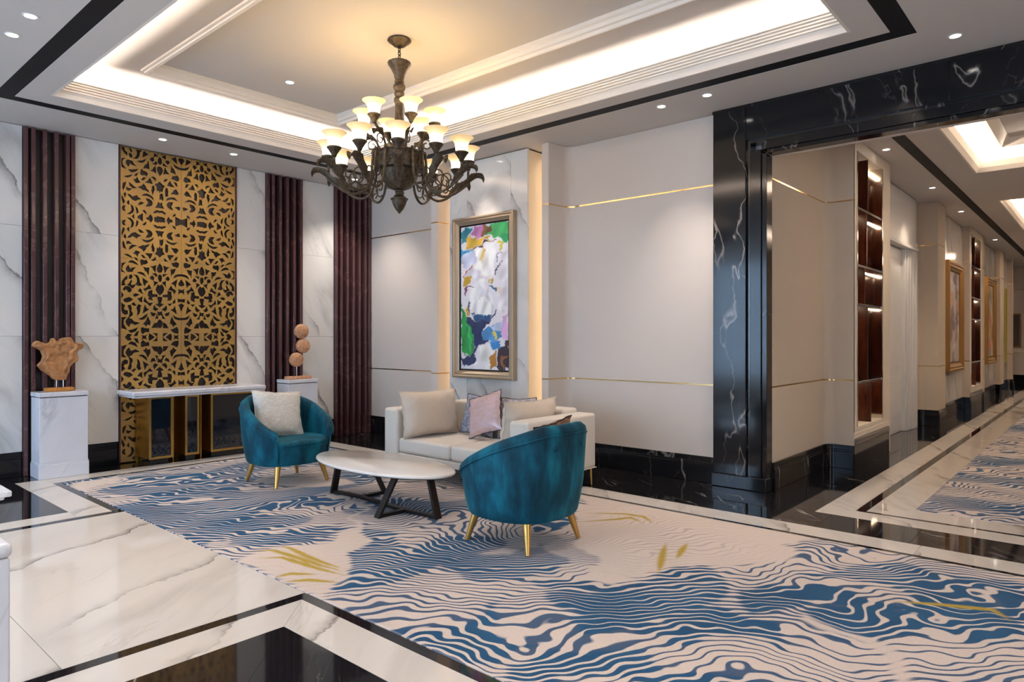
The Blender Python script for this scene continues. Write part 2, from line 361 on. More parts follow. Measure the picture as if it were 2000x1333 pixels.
# ================================================================ carpets
def M_carpet():
    t = NT('wave_pattern_carpet'); u = t.attr('u'); bl = t.attr('blue'); pl = t.attr('plain'); ol = t.attr('olive'); fa = t.attr('faint')
    fr = t.math('FRACT', u); d = t.math('ABSOLUTE', t.math('SUBTRACT', fr, .5))           # 0 at the line centre
    fine = t.noise(t.pos(), 150, 2, .6)
    wid = t.math('ADD', t.attr('wid'), t.math('MULTIPLY', bl, .19))
    ln = t.ramp(t.math('ADD', t.math('MULTIPLY', t.math('SUBTRACT', wid, d), 14.0), .5), [(0, 0.0), (1, 1.0)])
    ln = t.math('MULTIPLY', ln, t.math('SUBTRACT', 1.0, pl))
    fln = t.math('MULTIPLY', t.ramp(t.math('ADD', t.math('MULTIPLY', t.math('SUBTRACT', .13, d), 9.0), .5), [(0, 0.0), (1, 1.0)]), t.math('MULTIPLY', pl, fa))
    tone = t.noise(t.pos(), 1.3, 3)
    cream = t.mix(tone, S(214, 198, 189), S(206, 189, 176)); lineC = t.mix(t.noise(t.pos(), 2.1, 2), S(74, 88, 108), S(58, 86, 120))
    blueC = t.mix(t.noise(t.pos(), 2.6, 3), S(18, 60, 94), S(38, 92, 130))
    c = t.mix(ln, cream, t.mix(bl, lineC, blueC))
    c = t.mix(t.math('MULTIPLY', fln, .45), c, S(130, 126, 132)); c = t.mix(ol, c, S(176, 146, 48))
    c = t.mix(t.math('MULTIPLY', t.math('SUBTRACT', fine, .35), .35), c, (0, 0, 0, 1))
    t.set(Base_Color=c, Roughness=.95, Specular_IOR_Level=.1, Sheen_Weight=.08); t.bump(fine, .5, .004); return t.m
M['carpet'] = M_carpet()
def pz(x0, y0, s, pts): return [tuple(fl(x0 + s * a, y0 + s * b)[:2]) for a, b in pts]
k_ = .3548
L0 = lambda p: pz(0, 860, k_, p); L6 = lambda p: pz(600, 860, k_, p); L13 = lambda p: pz(1300, 860, k_, p); LP = lambda p: pz(0, 0, 1, p)
PLAIN = [LP([(129, 945), (232, 930), (222, 945), (185, 955), (170, 963)]), LP([(495, 942), (520, 935), (640, 935), (705, 945), (640, 952), (560, 950)]),
    LP([(697, 977), (697, 1002), (688, 1027), (663, 1048), (603, 1062), (525, 1073), (470, 1094), (585, 1160), (633, 1182), (649, 1158), (674, 1130), (676, 1105), (706, 1073), (717, 1052), (703, 1030), (699, 1002), (717, 984)]),
    LP([(1132, 960), (1594, 1050), (1531, 1069), (1545, 1090), (1541, 1101), (1442, 1105), (1371, 1108), (1300, 1115), (1256, 1124), (1221, 1135), (1171, 1137), (1164, 1101), (1132, 1059), (1104, 1030), (1132, 1002), (1139, 991)]),
    LP([(1580, 1208), (1690, 1268), (1754, 1333), (1800, 1400), (1830, 1390), (1772, 1321), (1719, 1264), (1619, 1215)])]
BLUE = [L0([(650, 215), (800, 185), (950, 200), (1060, 180), (1200, 200), (1310, 260), (1200, 300), (1000, 270), (850, 225)]), L0([(830, 330), (1000, 285), (900, 320), (800, 350)]),
    L0([(690, 385), (900, 360), (1180, 340), (1220, 280), (1400, 290), (1600, 300), (1960, 330), (1850, 360), (1600, 380), (1440, 410), (1280, 480), (1180, 520), (1200, 580), (1100, 570), (950, 510), (820, 460)]),
    L0([(1180, 520), (1350, 500), (1600, 510), (1900, 480), (1850, 520), (1600, 560), (1440, 590), (1280, 590)]),
    L6([(300, 480), (400, 500), (500, 540), (560, 610), (600, 600), (560, 670), (420, 700), (260, 715), (225, 680), (330, 600), (310, 570), (330, 530)]),
    L6([(520, 560), (830, 560), (920, 630), (1100, 640), (1200, 600), (1300, 580), (1380, 640), (1430, 690), (1370, 745), (1240, 740), (1180, 760), (880, 765), (760, 690), (840, 640), (800, 600)]),
    L6([(1200, 760), (1600, 780), (1630, 830), (1400, 820), (1240, 800)]), L6([(1320, 840), (1420, 840), (1640, 880), (1690, 930), (1430, 940), (1330, 880)]),
    L6([(1420, 970), (1700, 950), (1850, 960), (1973, 1010), (1973, 1100), (1850, 1080), (1750, 1030), (1600, 1060), (1480, 1050)]),
    L6([(800, 1060), (860, 1010), (1000, 940), (1020, 900), (1070, 890), (1060, 940), (1020, 1030)]),
    L6([(610, 1110), (900, 1100), (1070, 1080), (1100, 1130), (1260, 1140), (1180, 1190), (1060, 1250), (900, 1230), (700, 1150)]),
    L6([(1000, 1333), (1150, 1230), (1400, 1190), (1700, 1200), (1973, 1220), (2100, 1280), (1973, 1333), (1350, 1270), (1330, 1400)]),
    L13([(370, 870), (420, 820), (700, 800), (950, 810), (1200, 880), (1500, 970), (1200, 970), (1000, 920), (850, 910), (760, 940), (600, 950), (420, 950), (380, 910)]),
    L13([(740, 750), (900, 740), (880, 690), (920, 680), (960, 720), (1100, 700), (1380, 760), (1500, 780), (1560, 850), (1400, 840), (1250, 800), (980, 780), (860, 780)]),
    L13([(0, 1010), (250, 930), (420, 980), (620, 1000), (700, 1180), (640, 1180), (540, 1080), (420, 1050), (200, 1060), (100, 1120), (0, 1180)]),
    L13([(1600, 750), (1973, 800), (1973, 1000), (1850, 960), (1800, 880), (1650, 800)]), L13([(800, 950), (900, 920), (1000, 960), (1180, 1080), (1100, 1080), (950, 980)])]
OLIVE = [L0([(1540, 585), (1600, 600), (1680, 640), (1780, 680), (1900, 715)]), L0([(1380, 615), (1500, 610), (1600, 640), (1750, 690), (1900, 730)]), L0([(1410, 655), (1550, 650), (1650, 680), (1780, 720), (1900, 750)]),
    L0([(1510, 760), (1600, 740), (1750, 745)]), L0([(1560, 785), (1700, 775), (1880, 790)]), L6([(1480, 455), (1700, 440), (1780, 430), (1850, 460)]), L6([(1520, 405), (1750, 410), (1850, 425), (1910, 465)]),
    L6([(1935, 735), (1945, 690), (1960, 620), (1975, 570)]), L13([(60, 660), (90, 610), (120, 570)]), L13([(1220, 890), (1500, 910), (1800, 940), (1900, 1000)])]
def segdist(x, y, pl_):
    d = np.full(x.shape, 9.0); w = np.zeros(x.shape); n = len(pl_) - 1
    for i in range(n):
        ax, ay = pl_[i]; bx, by = pl_[i + 1]; vx, vy = bx - ax, by - ay
        t = np.clip(((x - ax) * vx + (y - ay) * vy) / (vx * vx + vy * vy), 0, 1); q = np.hypot(x - ax - t * vx, y - ay - t * vy)
        m = q < d; d = np.where(m, q, d); w = np.where(m, (i + t) / n, w)
    return d, w
def blur(a, n):
    for _ in range(n):
        a = (np.roll(a, 1, 0) + np.roll(a, -1, 0) + 2 * a) / 4; a = (np.roll(a, 1, 1) + np.roll(a, -1, 1) + 2 * a) / 4
    return a
def carpet(name, x0, x1, y0, y1, st, traced, seed, label):
    nx = int((x1 - x0) / st) + 1; ny = int((y1 - y0) / st) + 1
    x, y = np.meshgrid(np.linspace(x0, x1, nx), np.linspace(y0, y1, ny))
    wx = x + .025 * fnoise(x, y, .45, seed + 1) + .012 * fnoise(x, y, .16, seed + 2); wy = y + .025 * fnoise(x, y, .45, seed + 3) + .012 * fnoise(x, y, .16, seed + 4)
    a = x * FV[0] + y * FV[1]; b = x * RV[0] + y * RV[1]
    lin = a / .066
    if traced:      # the grain turns across the room under the chairs and by the table
        for (cx, cy, r) in ((1010, 1010, .75), (650, 985, .55), (1640, 1085, .35)):
            p = fl(cx, cy); m_ = np.exp(-((((x - p[0]) ** 2 + (y - p[1]) ** 2) / r ** 2) ** 1.6)); a0 = p[0] * FV[0] + p[1] * FV[1]; b0 = p[0] * RV[0] + p[1] * RV[1]; lin = lin + m_ * ((b - b0) / .064 - (a - a0) / .072)
    u = lin + 1.5 * fnoise(x, y, 2.4, seed + 5) + .75 * fnoise(x, y, 1.0, seed + 6) + .42 * fnoise(x, y, .42, seed + 7) + .17 * fnoise(x, y, .17, seed + 8)
    if traced:      # the lines turn lengthwise under the chairs and ring a few islands
        for (cx, cy, r, k) in ((975, 1282, .22, 3.4), (1640, 1205, .2, 2.4), (1480, 1295, .25, -2.6), (1850, 1180, .3, 2.8), (330, 995, .35, 2.5)):
            p = fl(cx, cy); u += k * np.exp(-(((x - p[0]) ** 2 + (y - p[1]) ** 2) / r ** 2))
        pl = np.zeros(x.shape, bool); bl = np.zeros(x.shape, bool)
        for p in PLAIN: pl |= inpoly(wx, wy, p)
        for p in BLUE: bl |= inpoly(wx, wy, p)
        far = b > 1.35
        nb = fnoise(x, y, 1.0, seed + 20); bl |= (far & (nb > .4)) | ((nb > .55) & (b < 1.35)) | ((nb > .1) & (x < -5.2))
        ol = np.zeros(x.shape)
        for p in OLIVE:
            d, t = segdist(x, y, p); ol = np.maximum(ol, np.clip((.022 * np.sin(np.clip(t, .03, .97) * PI) - d) / .012 + .5, 0, 1))
        p = fl(1290, 1052); fa = np.clip(1.4 - np.hypot(x - p[0], y - p[1]) / .45, 0, 1) + .18
    else:
        bl = fnoise(x, y, 1.2, seed + 20) > .1; pl = (fnoise(x, y, 1.6, seed + 21) > 1.1) & ~bl; ol = np.zeros(x.shape); fa = np.full(x.shape, .3)
    wid = np.clip(.165 + .04 * fnoise(x, y, .8, seed + 9), .10, .25)
    bl = bl & ~pl
    o = grid_plane(name, x, y, np.full(x.shape, .004), M['carpet'], dict(u=u, blue=blur(bl.astype(float), 1), plain=blur(pl.astype(float), 1), olive=ol, faint=fa, wid=wid))
    sk = o.modifiers.new('solid', 'SOLIDIFY'); sk.thickness = .009; sk.offset = -1
    return tag(o, label, 'carpet')
carpet('carpet', -7.273, .6, 1.977, 4.763, .014, True, 40, 'blue and beige wave patterned carpet under the sofa group')
carpet('carpet', -1.153, 2.4, 6.078, 24.9, .04, False, 90, 'blue wave patterned carpet running down the corridor')

# ================================================================ ceiling
def hole_plate(mb, X0, X1, Y0_, Y1, x0, x1, y0, y1, z0, z1):
    for r in ((X0, X1, Y0_, y0), (X0, X1, y1, Y1), (X0, x0, y0, y1), (x1, X1, y0, y1)):
        if r[1] > r[0] and r[3] > r[2]: mb.box(r[0], r[2], z0, r[1], r[3], z1)
    return mb
OX0, OX1, OY0, OY1 = -6.75, -1.34, 1.77, 4.93        # tray opening
SX0, SX1, SY0, SY1 = -7.155, -.99, 1.42, 5.26        # black strip, outer edge
sw = .135
mb = MB(); hole_plate(mb, -8.3, 4.6, -3.8, 6.3, SX0, SX1, SY0, SY1, HC, HC + .065)
hole_plate(mb, SX0 + sw, SX1 - sw, SY0 + sw, SY1 - sw, OX0, OX1, OY0, OY1, HC, HC + .065)
ceiling = tag(mb.build('ceiling', M['ceiling']), kind='structure', label='white plaster ceiling with a large recessed tray')
hole_plate(MB(), SX0 - .01, SX1 + .01, SY0 - .01, SY1 + .01, SX0 + sw + .01, SX1 - sw - .01, SY0 + sw + .01, SY1 - sw - .01, HC + .002, HC + .06).build('black_inlay', M['black_matte'], ceiling)
# ring ceiling of the tray, its side walls, upper ceiling
RZ = 3.66; IX0, IX1, IY0, IY1 = -6.29, -1.80, 2.29, 4.30
mb = MB(); hole_plate(mb, OX0 - .3, OX1 + .3, OY0 - .3, OY1 + .3, IX0 + .06, IX1 - .06, IY0 + .06, IY1 - .06, RZ, RZ + .03); mb.build('tray_ring', M['ceiling'], ceiling)
mb = MB()
for r in ((OX0 - .3, OX0 - .27, OY0 - .3, OY1 + .3), (OX1 + .27, OX1 + .3, OY0 - .3, OY1 + .3), (OX0 - .3, OX1 + .3, OY0 - .3, OY0 - .27), (OX0 - .3, OX1 + .3, OY1 + .27, OY1 + .3)): mb.box(r[0], r[2], HC + .06, r[1], r[3], RZ + .02)
mb.build('tray_wall', M['ceiling'], ceiling)
IZ = 3.72
boxo('tray_ceiling', IX0 - .05, IY0 - .05, IZ, IX1 + .05, IY1 + .05, IZ + .04, M['ceiling'], ceiling)
def trim(n, label):
    return tag(empty('trim_%d' % n), label, kind='structure')
t1 = trim(1, 'stepped plaster cornice round the ceiling tray')
prof = [(-.02, HC), (0, HC - .0005), (.003, HC + .010), (.010, HC + .036), (.020, HC + .052)]
for k in range(4): o_ = .020 + .008 * k; z_ = HC + .054 + .021 * k; prof += [(o_, z_), (o_ + .016, z_ + .003), (o_ + .016, z_ + .014), (o_ + .005, z_ + .018)]
prof += [(.070, HC + .139), (.070, HC + .149), (.05, HC + .149), (-.02, HC + .07)]
MB().ringsweep(prof, (OX0, OX1, OY0, OY1)).build('cornice_moulding', M['cornice'], t1)
t2 = trim(2, 'slim moulding framing the upper tray ceiling')
prof = [(0, RZ), (0, RZ - .018), (.02, RZ - .022), (.022, RZ - .032), (.045, RZ - .036), (.05, RZ - .03), (.055, RZ - .012), (.075, RZ - .006), (.08, RZ + .02), (.10, RZ + .03), (.10, IZ), (.05, IZ), (.05, RZ)]
MB().ringsweep(prof, (IX0, IX1, IY0, IY1)).build('tray_moulding', M['cornice'], t2)
# cove light strips lying in the trough behind the cornice
M['led'] = (lambda t: (t.set(Base_Color=(1, 1, 1, 1), Emission_Color=(1, .88, .74, 1), Emission_Strength=2.0), t.m)[1])(NT('led_strip'))
CV = 14.0
lx = OX1 - OX0; ly = OY1 - OY0
for (x, y, a, L) in ((OX0 - .09, (OY0 + OY1) / 2, PI / 2, ly), (OX1 + .09, (OY0 + OY1) / 2, PI / 2, ly), ((OX0 + OX1) / 2, OY0 - .09, 0, lx), ((OX0 + OX1) / 2, OY1 + .09, 0, lx)):
    light('cove_light', 'AREA', (x, y, HC + .10), CV * L, COVE, (PI, 0, a), shape='RECTANGLE', size=L, size_y=.04)

# ================================================================ left wall (marble, slats, lattice)
wall_left = tag(boxo('wall_left', -8.3, -3.8, 0, -8.0, 6.3, HC, M['slat_back']), kind='structure', label='left wall clad in veined white marble slabs')
zs = [.24, 1.36, 2.43, HC - .004]
for (y0, y1) in ((-3.5, -1.5), (-1.5, .2), (.2, 1.815), (2.262, 2.668), (3.972, 4.34), (4.855, 5.335)):
    for a, b in zip(zs[:-1], zs[1:]): boxo('marble_slab', -7.998, y0 + .001, a + .001, -7.93, y1 - .001, b - .001, M['white_marble'], wall_left)
def baseboard(name, label, runs, mat='black_marble', h=.24, th=.03):
    root = tag(empty(name), label, kind='structure')
    for path in runs:
        mb = strip(path, .001, th, 0.0005, h * .72); strip(path, .001, th * .75, h * .72 + .0005, h * .8, mb); mb.build('baseboard_slab', M[mat], root, bevel=.003)
        mb = strip(path, .001, th * .5, h * .8 + .0005, h - .006, MB()); strip(path, .001, th * .72, h - .006, h, mb); mb.build('baseboard_cap', M[mat], root, bevel=.002)
    return root
# path order so that the offset (left side) points into the room
baseboard('baseboard_left', 'black marble baseboard along the left wall', [[(-7.96, y1), (-7.96, y0)][::-1] if False else [(-7.96, y1), (-7.96, y0)] for (y0, y1) in ((-3.5, 1.81), (2.265, 2.66), (3.975, 4.335), (4.86, 5.33))])
def slats(y0, y1, ys_, label):
    r = tag(empty('slat_screen', (-7.95, (y0 + y1) / 2, 0)), label, 'slat screen', 'burgundy slat screens on the left wall')
    c = (y0 + y1) / 2
    MB().box(-.048, y0 - c, 0.002, -.03, y1 - c, HC - .003).build('backing_panel', M['slat_back'], r)
    proto = None
    for k, y in enumerate(ys_):
        if proto is None:
            proto = o = MB().box(-.028, -.018, .002, .06, .018, HC - .012).build('slat', M['slat'], r, bevel=.004)
        else: o = proto.copy(); COL.objects.link(o); o.parent = r
        o.location = (0, y - c, 0)
    return r
slats(1.818, 2.260, [1.838, 1.899, 1.996, 2.094, 2.192, 2.238], 'burgundy slat screen behind the carved wood slab sculpture')
slats(4.343, 4.852, [4.364, 4.434, 4.532, 4.630, 4.728, 4.826], 'burgundy slat screen behind the three stacked wooden discs')
slats(5.338, 5.93, [5.36, 5.44, 5.54, 5.64, 5.74, 5.84, 5.905], 'burgundy slat screen in the corner beside the back wall')

# ================================================================ back wall with niche and pilasters
Y2 = 5.95
LPATH = [(-7.998, Y2)] + fillet((-7.9, Y2), (-6.30, Y2), (-6.30, 5.64), .10) + [(-6.295, 5.635), (-6.175, 5.635), (-6.175, Y2)]
RPATH = [(-4.545, Y2), (-4.545, 5.635), (-4.455, 5.635)] + fillet((-4.43, 5.64), (-4.43, Y2), (-4.0, Y2), .10) + [(-2.74, Y2)]
NPATH = [(-6.175, Y2), (-4.545, Y2)]
wall_back = tag(MB().box(-8.3, Y2 + .03, 0, -2.72, 6.3, HC).build('wall_back', M['wall']), kind='structure', label='pale fabric covered back wall behind the sofa')
ZU, ZL = 2.755, .907
def rp(p): return p[::-1]
for path in (LPATH, NPATH, RPATH):
    q = rp(path)
    for a, b in ((.236, ZL - .007), (ZL + .007, ZU - .007), (ZU + .007, HC - .003)):
        strip(q, -.03, 0, a, b).build('wall_panel', M['wall'], wall_back, smooth=True, sharp=30)
    for z in (ZL, ZU): strip(q, -.03, .001, z - .0065, z + .0065).build('brass_inlay', M['brass'], wall_back, smooth=True, sharp=30)
baseboard('baseboard_back', 'black marble baseboard along the back wall', [rp(LPATH), rp(NPATH), rp(RPATH)])
# projecting marble panel in the niche
MX0, MX1, MY = -5.97, -4.75, 5.64
boxo('niche_core', MX0 + .012, MY + .03, .002, MX1 - .004, Y2 - .001, HC - .02, M['cream'], wall_back)
for (a, b) in ((MX0, -5.68), (-5.68, -4.99), (-4.99, MX1)):
    boxo('marble_slab', a + .001, MY, .24, b - .001, MY + .029, HC - .012, M['white_marble'], wall_back)
baseboard('baseboard_niche', 'black marble plinth under the niche panel', [[(MX1, MY + .01), (MX0, MY + .01)]])
NL = 3.2
for x, rz in ((-4.648, 0), (-6.072, 0)):
    light('niche_light', 'AREA', (x, 5.935, 1.8), NL, (1, .80, .52), (PI / 2, 0, 0), shape='RECTANGLE', size=.03, size_y=3.0)

# ================================================================ black marble portal
t3 = trim(3, 'tall black marble portal framing the corridor opening')
PX0, PXO, PZ = -2.735, -2.255, 2.95
def portal_piece(name, sgn):
    f = (lambda x: x) if sgn > 0 else (lambda x: .0 - x)
    boxo(name, f(PX0), 5.875, .12, f(-2.43), 6.02, HC - .002, M['black_marble'], t3, bevel=.004)
    boxo('jamb_step', f(-2.428), 5.905, .12, f(-2.40), 6.02, 3.088, M['black_trim'], t3)
    boxo('jamb_band', f(-2.398), 5.89, .12, f(-2.30), 6.02, 2.99, M['black_marble'], t3, bevel=.004)
    boxo('jamb_reveal', f(-2.298), 5.905, .12, f(PXO), 6.03, PZ, M['black_marble'], t3, bevel=.003)
    boxo('jamb_base', f(PX0 - .012), 5.865, .0008, f(PXO + .006), 6.035, .119, M['black_marble'], t3, bevel=.006)
portal_piece('jamb', 1); portal_piece('jamb', -1)
for a, b in ((-2.428, -.9), (-.9, .9), (.9, 2.428)): boxo('lintel', a, 5.875, 3.09, b, 6.02, HC - .002, M['black_marble'], t3, bevel=.003)
boxo('lintel_step', -2.398, 5.905, 3.06, 2.398, 6.02, 3.089, M['black_trim'], t3)
boxo('lintel_band', -2.298, 5.89, 2.985, 2.298, 6.02, 3.059, M['black_marble'], t3, bevel=.004)
boxo('lintel_reveal', PXO + .001, 5.905, PZ, -PXO - .001, 6.03, 2.984, M['black_marble'], t3, bevel=.003)
boxo('lintel_cap', PX0 - .004, 5.868, HC - .03, -PX0 + .004, 5.874, HC - .002, M['black_trim'], t3)
wall_portal = tag(boxo('wall_portal', 2.74, 5.95, 0, 4.6, 6.3, HC, M['wall']), kind='structure', label='wall right of the portal')
boxo('wall_panel', -2.74, 6.032, PZ + .002, 2.74, 6.10, HC - .002, M['wall'], wall_portal)

# ================================================================ remaining shell (behind and right of the camera)
ws = tag(MB().box(-8.3, -3.8, 0, 4.6, -3.5, .35).box(-8.3, -3.8, 3.15, 4.6, -3.5, HC).box(-8.3, -3.8, .35, -7.35, -3.5, 3.15).box(-5.25, -3.8, .35, -4.65, -3.5, 3.15).box(-2.55, -3.8, .35, -1.95, -3.5, 3.15).box(.15, -3.8, .35, 4.6, -3.5, 3.15).build('wall_front', M['wall']), kind='structure', label='window wall behind the camera')
M['glass'] = (lambda t: (t.set(Base_Color=(.8, .9, 1, 1), Roughness=.05, Transmission_Weight=.9, Emission_Color=(.6, .78, 1, 1), Emission_Strength=.8), t.m)[1])(NT('window_glass'))
for k, wx in enumerate((-6.3, -3.6, -.9)):
    wn = tag(empty('window_%d' % (k + 1), (wx, -3.6, 0)), 'tall window behind the camera', kind='structure')
    mb = MB(); hole_plate(mb, -1.05, 1.05, .35, 3.15, -.98, .98, .42, 3.08, -.05, .05); mb.v = [(a, c, b) for a, b, c in mb.v]; mb.build('window_frame', M['black_trim'], wn)
    boxo('window_pane', -.98, -.01, .42, .98, .01, 3.08, M['glass'], wn)
wr = tag(boxo('wall_right', 4.4, -3.8, 0, 4.6, 6.3, HC, M['wall']), kind='structure', label='right hand wall outside the picture')
# ================================================================ corridor
XW = -2.26; XC = -1.985
cw = tag(MB().box(-3.2, 6.1, 0, XW - .03, 25.2, HC).build('wall_corridor', M['wall']), kind='structure', label='left wall of the corridor with coves, doors and niches')
def run(path, z0=.236, panels=True):
    q = rp(path)
    for a, b in ((z0, ZL - .007), (ZL + .007, ZU - .007), (ZU + .007, HC - .003)): strip(q, -.03, 0, a, b).build('wall_panel', M['wall_warm_lit'], cw, smooth=True, sharp=30)
    for z in (ZL, ZU): strip(q, -.03, .001, z - .0065, z + .0065).build('brass_inlay', M['brass'], cw, smooth=True, sharp=30)
# paths run so that the room is on the right hand: (reverse -> left offset into the corridor)
P1 = [(XW, 6.04)] + fillet((XW, 6.4), (XW, 7.53), (-2.0, 7.53), .10) + [(XC, 7.53)]
P2 = [(XW, 11.72)] + fillet((XW, 11.75), (XW, 12.0), (-2.0, 12.0), .10) + [(XC, 12.0), (XC, 12.55)]
run(P1); run(P2)
bbr = [rp(P1), rp(P2)]
def cabinet_column(y0, y1, n0, n1, label):
    """cream framed display niche: open shelves in dark veneer with light strips"""
    r = tag(empty('display_niche', (XC, y0, 0)), label, 'display niche', 'lit display niches in the corridor')
    d = .24
    L = lambda y: y - y0
    r_ = lambda nm, a, b, c, e, f, g, m, bv=0, par=r: boxo(nm, a, L(b), c, e, L(f), g, M[m], par, bevel=bv)
    r_('frame_stile', -.27, y0, .372, 0, n0 - .03, HC - .003, 'cream'); r_('frame_stile', -.27, n1 + .03, .372, 0, y1, HC - .003, 'cream')
    r_('frame_rail', -.27, n0 - .03, 3.28, 0, n1 + .03, HC - .003, 'cream'); r_('sill', -.27, n0 - .03, .372, .0, n1 + .03, .42, 'cream', .004)
    for a, b in ((n0 - .028, n0), (n1, n1 + .028)): r_('polished_edge', -d, a, .421, .006, b, 3.279, 'steel', .002)
    r_('plinth', -.27, y0, .0008, .005, y1, .235, 'black_marble'); r_('plinth_moulding', -.27, y0, .236, .012, y1, .30, 'steel_dull', .01); r_('plinth_moulding', -.27, y0, .301, .004, y1, .371, 'cream', .01)
    r_('back_panel', -.268, n0 + .001, .421, -.25, n1 - .001, 3.279, 'dark_wood')
    zsv = [.875, 1.62, 2.155, 2.72]; m = (n0 + n1) / 2
    for z in (.875, 1.69, 2.10, 2.70): 
        s = r_('shelf', -d, n0 + .002, z - .012, -.004, n1 - .002, z + .012, 'steel', .002)
        led = boxo('light_strip', -.19, L(n0) + .03, z - .018, -.15, L(n1) - .03, z - .0125, M['led_strong'], r)
    boxo('light_strip', -.19, L(n0) + .45 * (n1 - n0), 3.262, -.15, L(n1) - .02, 3.278, M['led_strong'], r)
    for z0, z1, t in ((.421, .862, .55), (.888, 1.677, .42), (1.703, 2.087, .3), (2.113, 2.687, .38), (2.713, 3.27, .42)):
        yy = n0 + t * (n1 - n0); r_('divider', -d, yy - .008, z0, -.004, yy + .008, z1, 'dark_wood', .001)
        r_('mirror_panel', -.249, n0 + .01, z0 + .01, -.243, yy - .01, z1 - .06, 'mirror') if z0 in (.421, 2.713, 1.703) else r_('veneer_panel', -.249, n0 + .01, z0 + .01, -.243, yy - .01, z1 - .02, 'dark_wood')
    return r
M['steel_dull'] = M_plain('satin_steel', S(120, 115, 115), .3, .7)
M['led_strong'] = (lambda t: (t.set(Base_Color=(1, 1, 1, 1), Emission_Color=(1, .80, .55, 1), Emission_Strength=7.0), t.m)[1])(NT('shelf_led'))
M['mirror'] = M_plain('tinted_mirror', S(190, 184, 190), .05, .9)
cabinet_column(7.535, 8.98, 7.67, 8.66, 'tall lit display niche with dark veneer shelves nearest the portal')
cabinet_column(15.1, 16.7, 15.24, 16.36, 'smaller looking lit display niche between the two gold framed pictures')
boxo('wall_return', -3.0, 8.981, .0008, XC - .001, 9.05, HC - .003, M['cream'], cw)
# white door in the recess
d1 = tag(empty('door_1', (-2.28, 10.9, 0)), 'white panelled corridor door with fluted casing', kind='structure')
MB().box(-.04, -1.2, .004, .0, .15, 2.6).build('door_leaf', M['white_paint'], d1, bevel=.004)
for z0, z1 in ((.25, .80), (.95, 2.45)): MB().box(.001, -1.05, z0, .012, .0, z1).build('door_panel', M['white_paint'], d1, bevel=.006)
for k in range(5): boxo('casing_flute', -.02, .16 + .115 * k, .001, .05 + .012 * k, .265 + .115 * k, 2.62 + .03 * k, M['white_paint'], d1, bevel=.006)
boxo('door_head', -.02, -1.25, 2.66, .08, .735, 3.39, M['white_paint'], d1, bevel=.004)
boxo('head_moulding', .0, -1.25, 2.62, .11, .735, 2.66, M['white_paint'], d1, bevel=.006)
MB().tube([(.0, -1.0, 1.02), (.05, -1.0, 1.02), (.05, -.9, 1.02)], .009).build('door_handle', M['steel'], d1, smooth=True)
# marble bays with pictures
XM = -2.10
def bay(y0, y1):
    for k in range(2):
        a = y0 + (y1 - y0) * k / 2; b = y0 + (y1 - y0) * (k + 1) / 2
        boxo('marble_slab', XM - .15, a + .001, .24, XM, b - .001, HC - .012, M['white_marble'], cw)
    bbr.append([(XM - .005, y1), (XM - .005, y0)])
bay(12.62, 15.04); bay(16.98, 19.6)
def pier(y0, y1):
    mb = MB().box(XW - .04, y0, .236, XC, y1, HC - .003); mb.build('pilaster', M['wall_warm_lit'], cw)
    for z in (ZL, ZU): boxo('brass_inlay', XW, y0 - .001, z - .0065, XC + .001, y1 + .001, z + .0065, M['brass'], cw)
    bbr.append([(XC - .005, y1), (XC - .005, y0)])
boxo('wall_return', XW - .04, 12.552, .236, XC - .001, 12.615, HC - .003, M['wall_warm_lit'], cw)
pier(15.045, 15.098); pier(16.702, 16.975); pier(19.605, 20.3)
bay(20.3, 22.2); pier(22.2, 22.4)
baseboard('baseboard_corridor', 'black marble baseboard along the corridor wall', bbr)
wall_end = tag(boxo('wall_end', -3.2, 25.0, 0, 4.6, 25.3, HC, M['wall']), kind='structure', label='end wall of the corridor')
baseboard('baseboard_end', 'black marble baseboard on the corridor end wall', [[(2.4, 24.995), (-2.29, 24.995)]])
for z in (ZL, ZU): boxo('brass_inlay', -2.3, 24.996, z - .007, 2.4, 25.0, z + .007, M['brass'], wall_end)
wcr = tag(MB().box(2.4, 6.3, 0, 4.6, 25.3, HC).build('wall_corridor_right', M['wall']), kind='structure', label='right wall of the corridor, out of view')
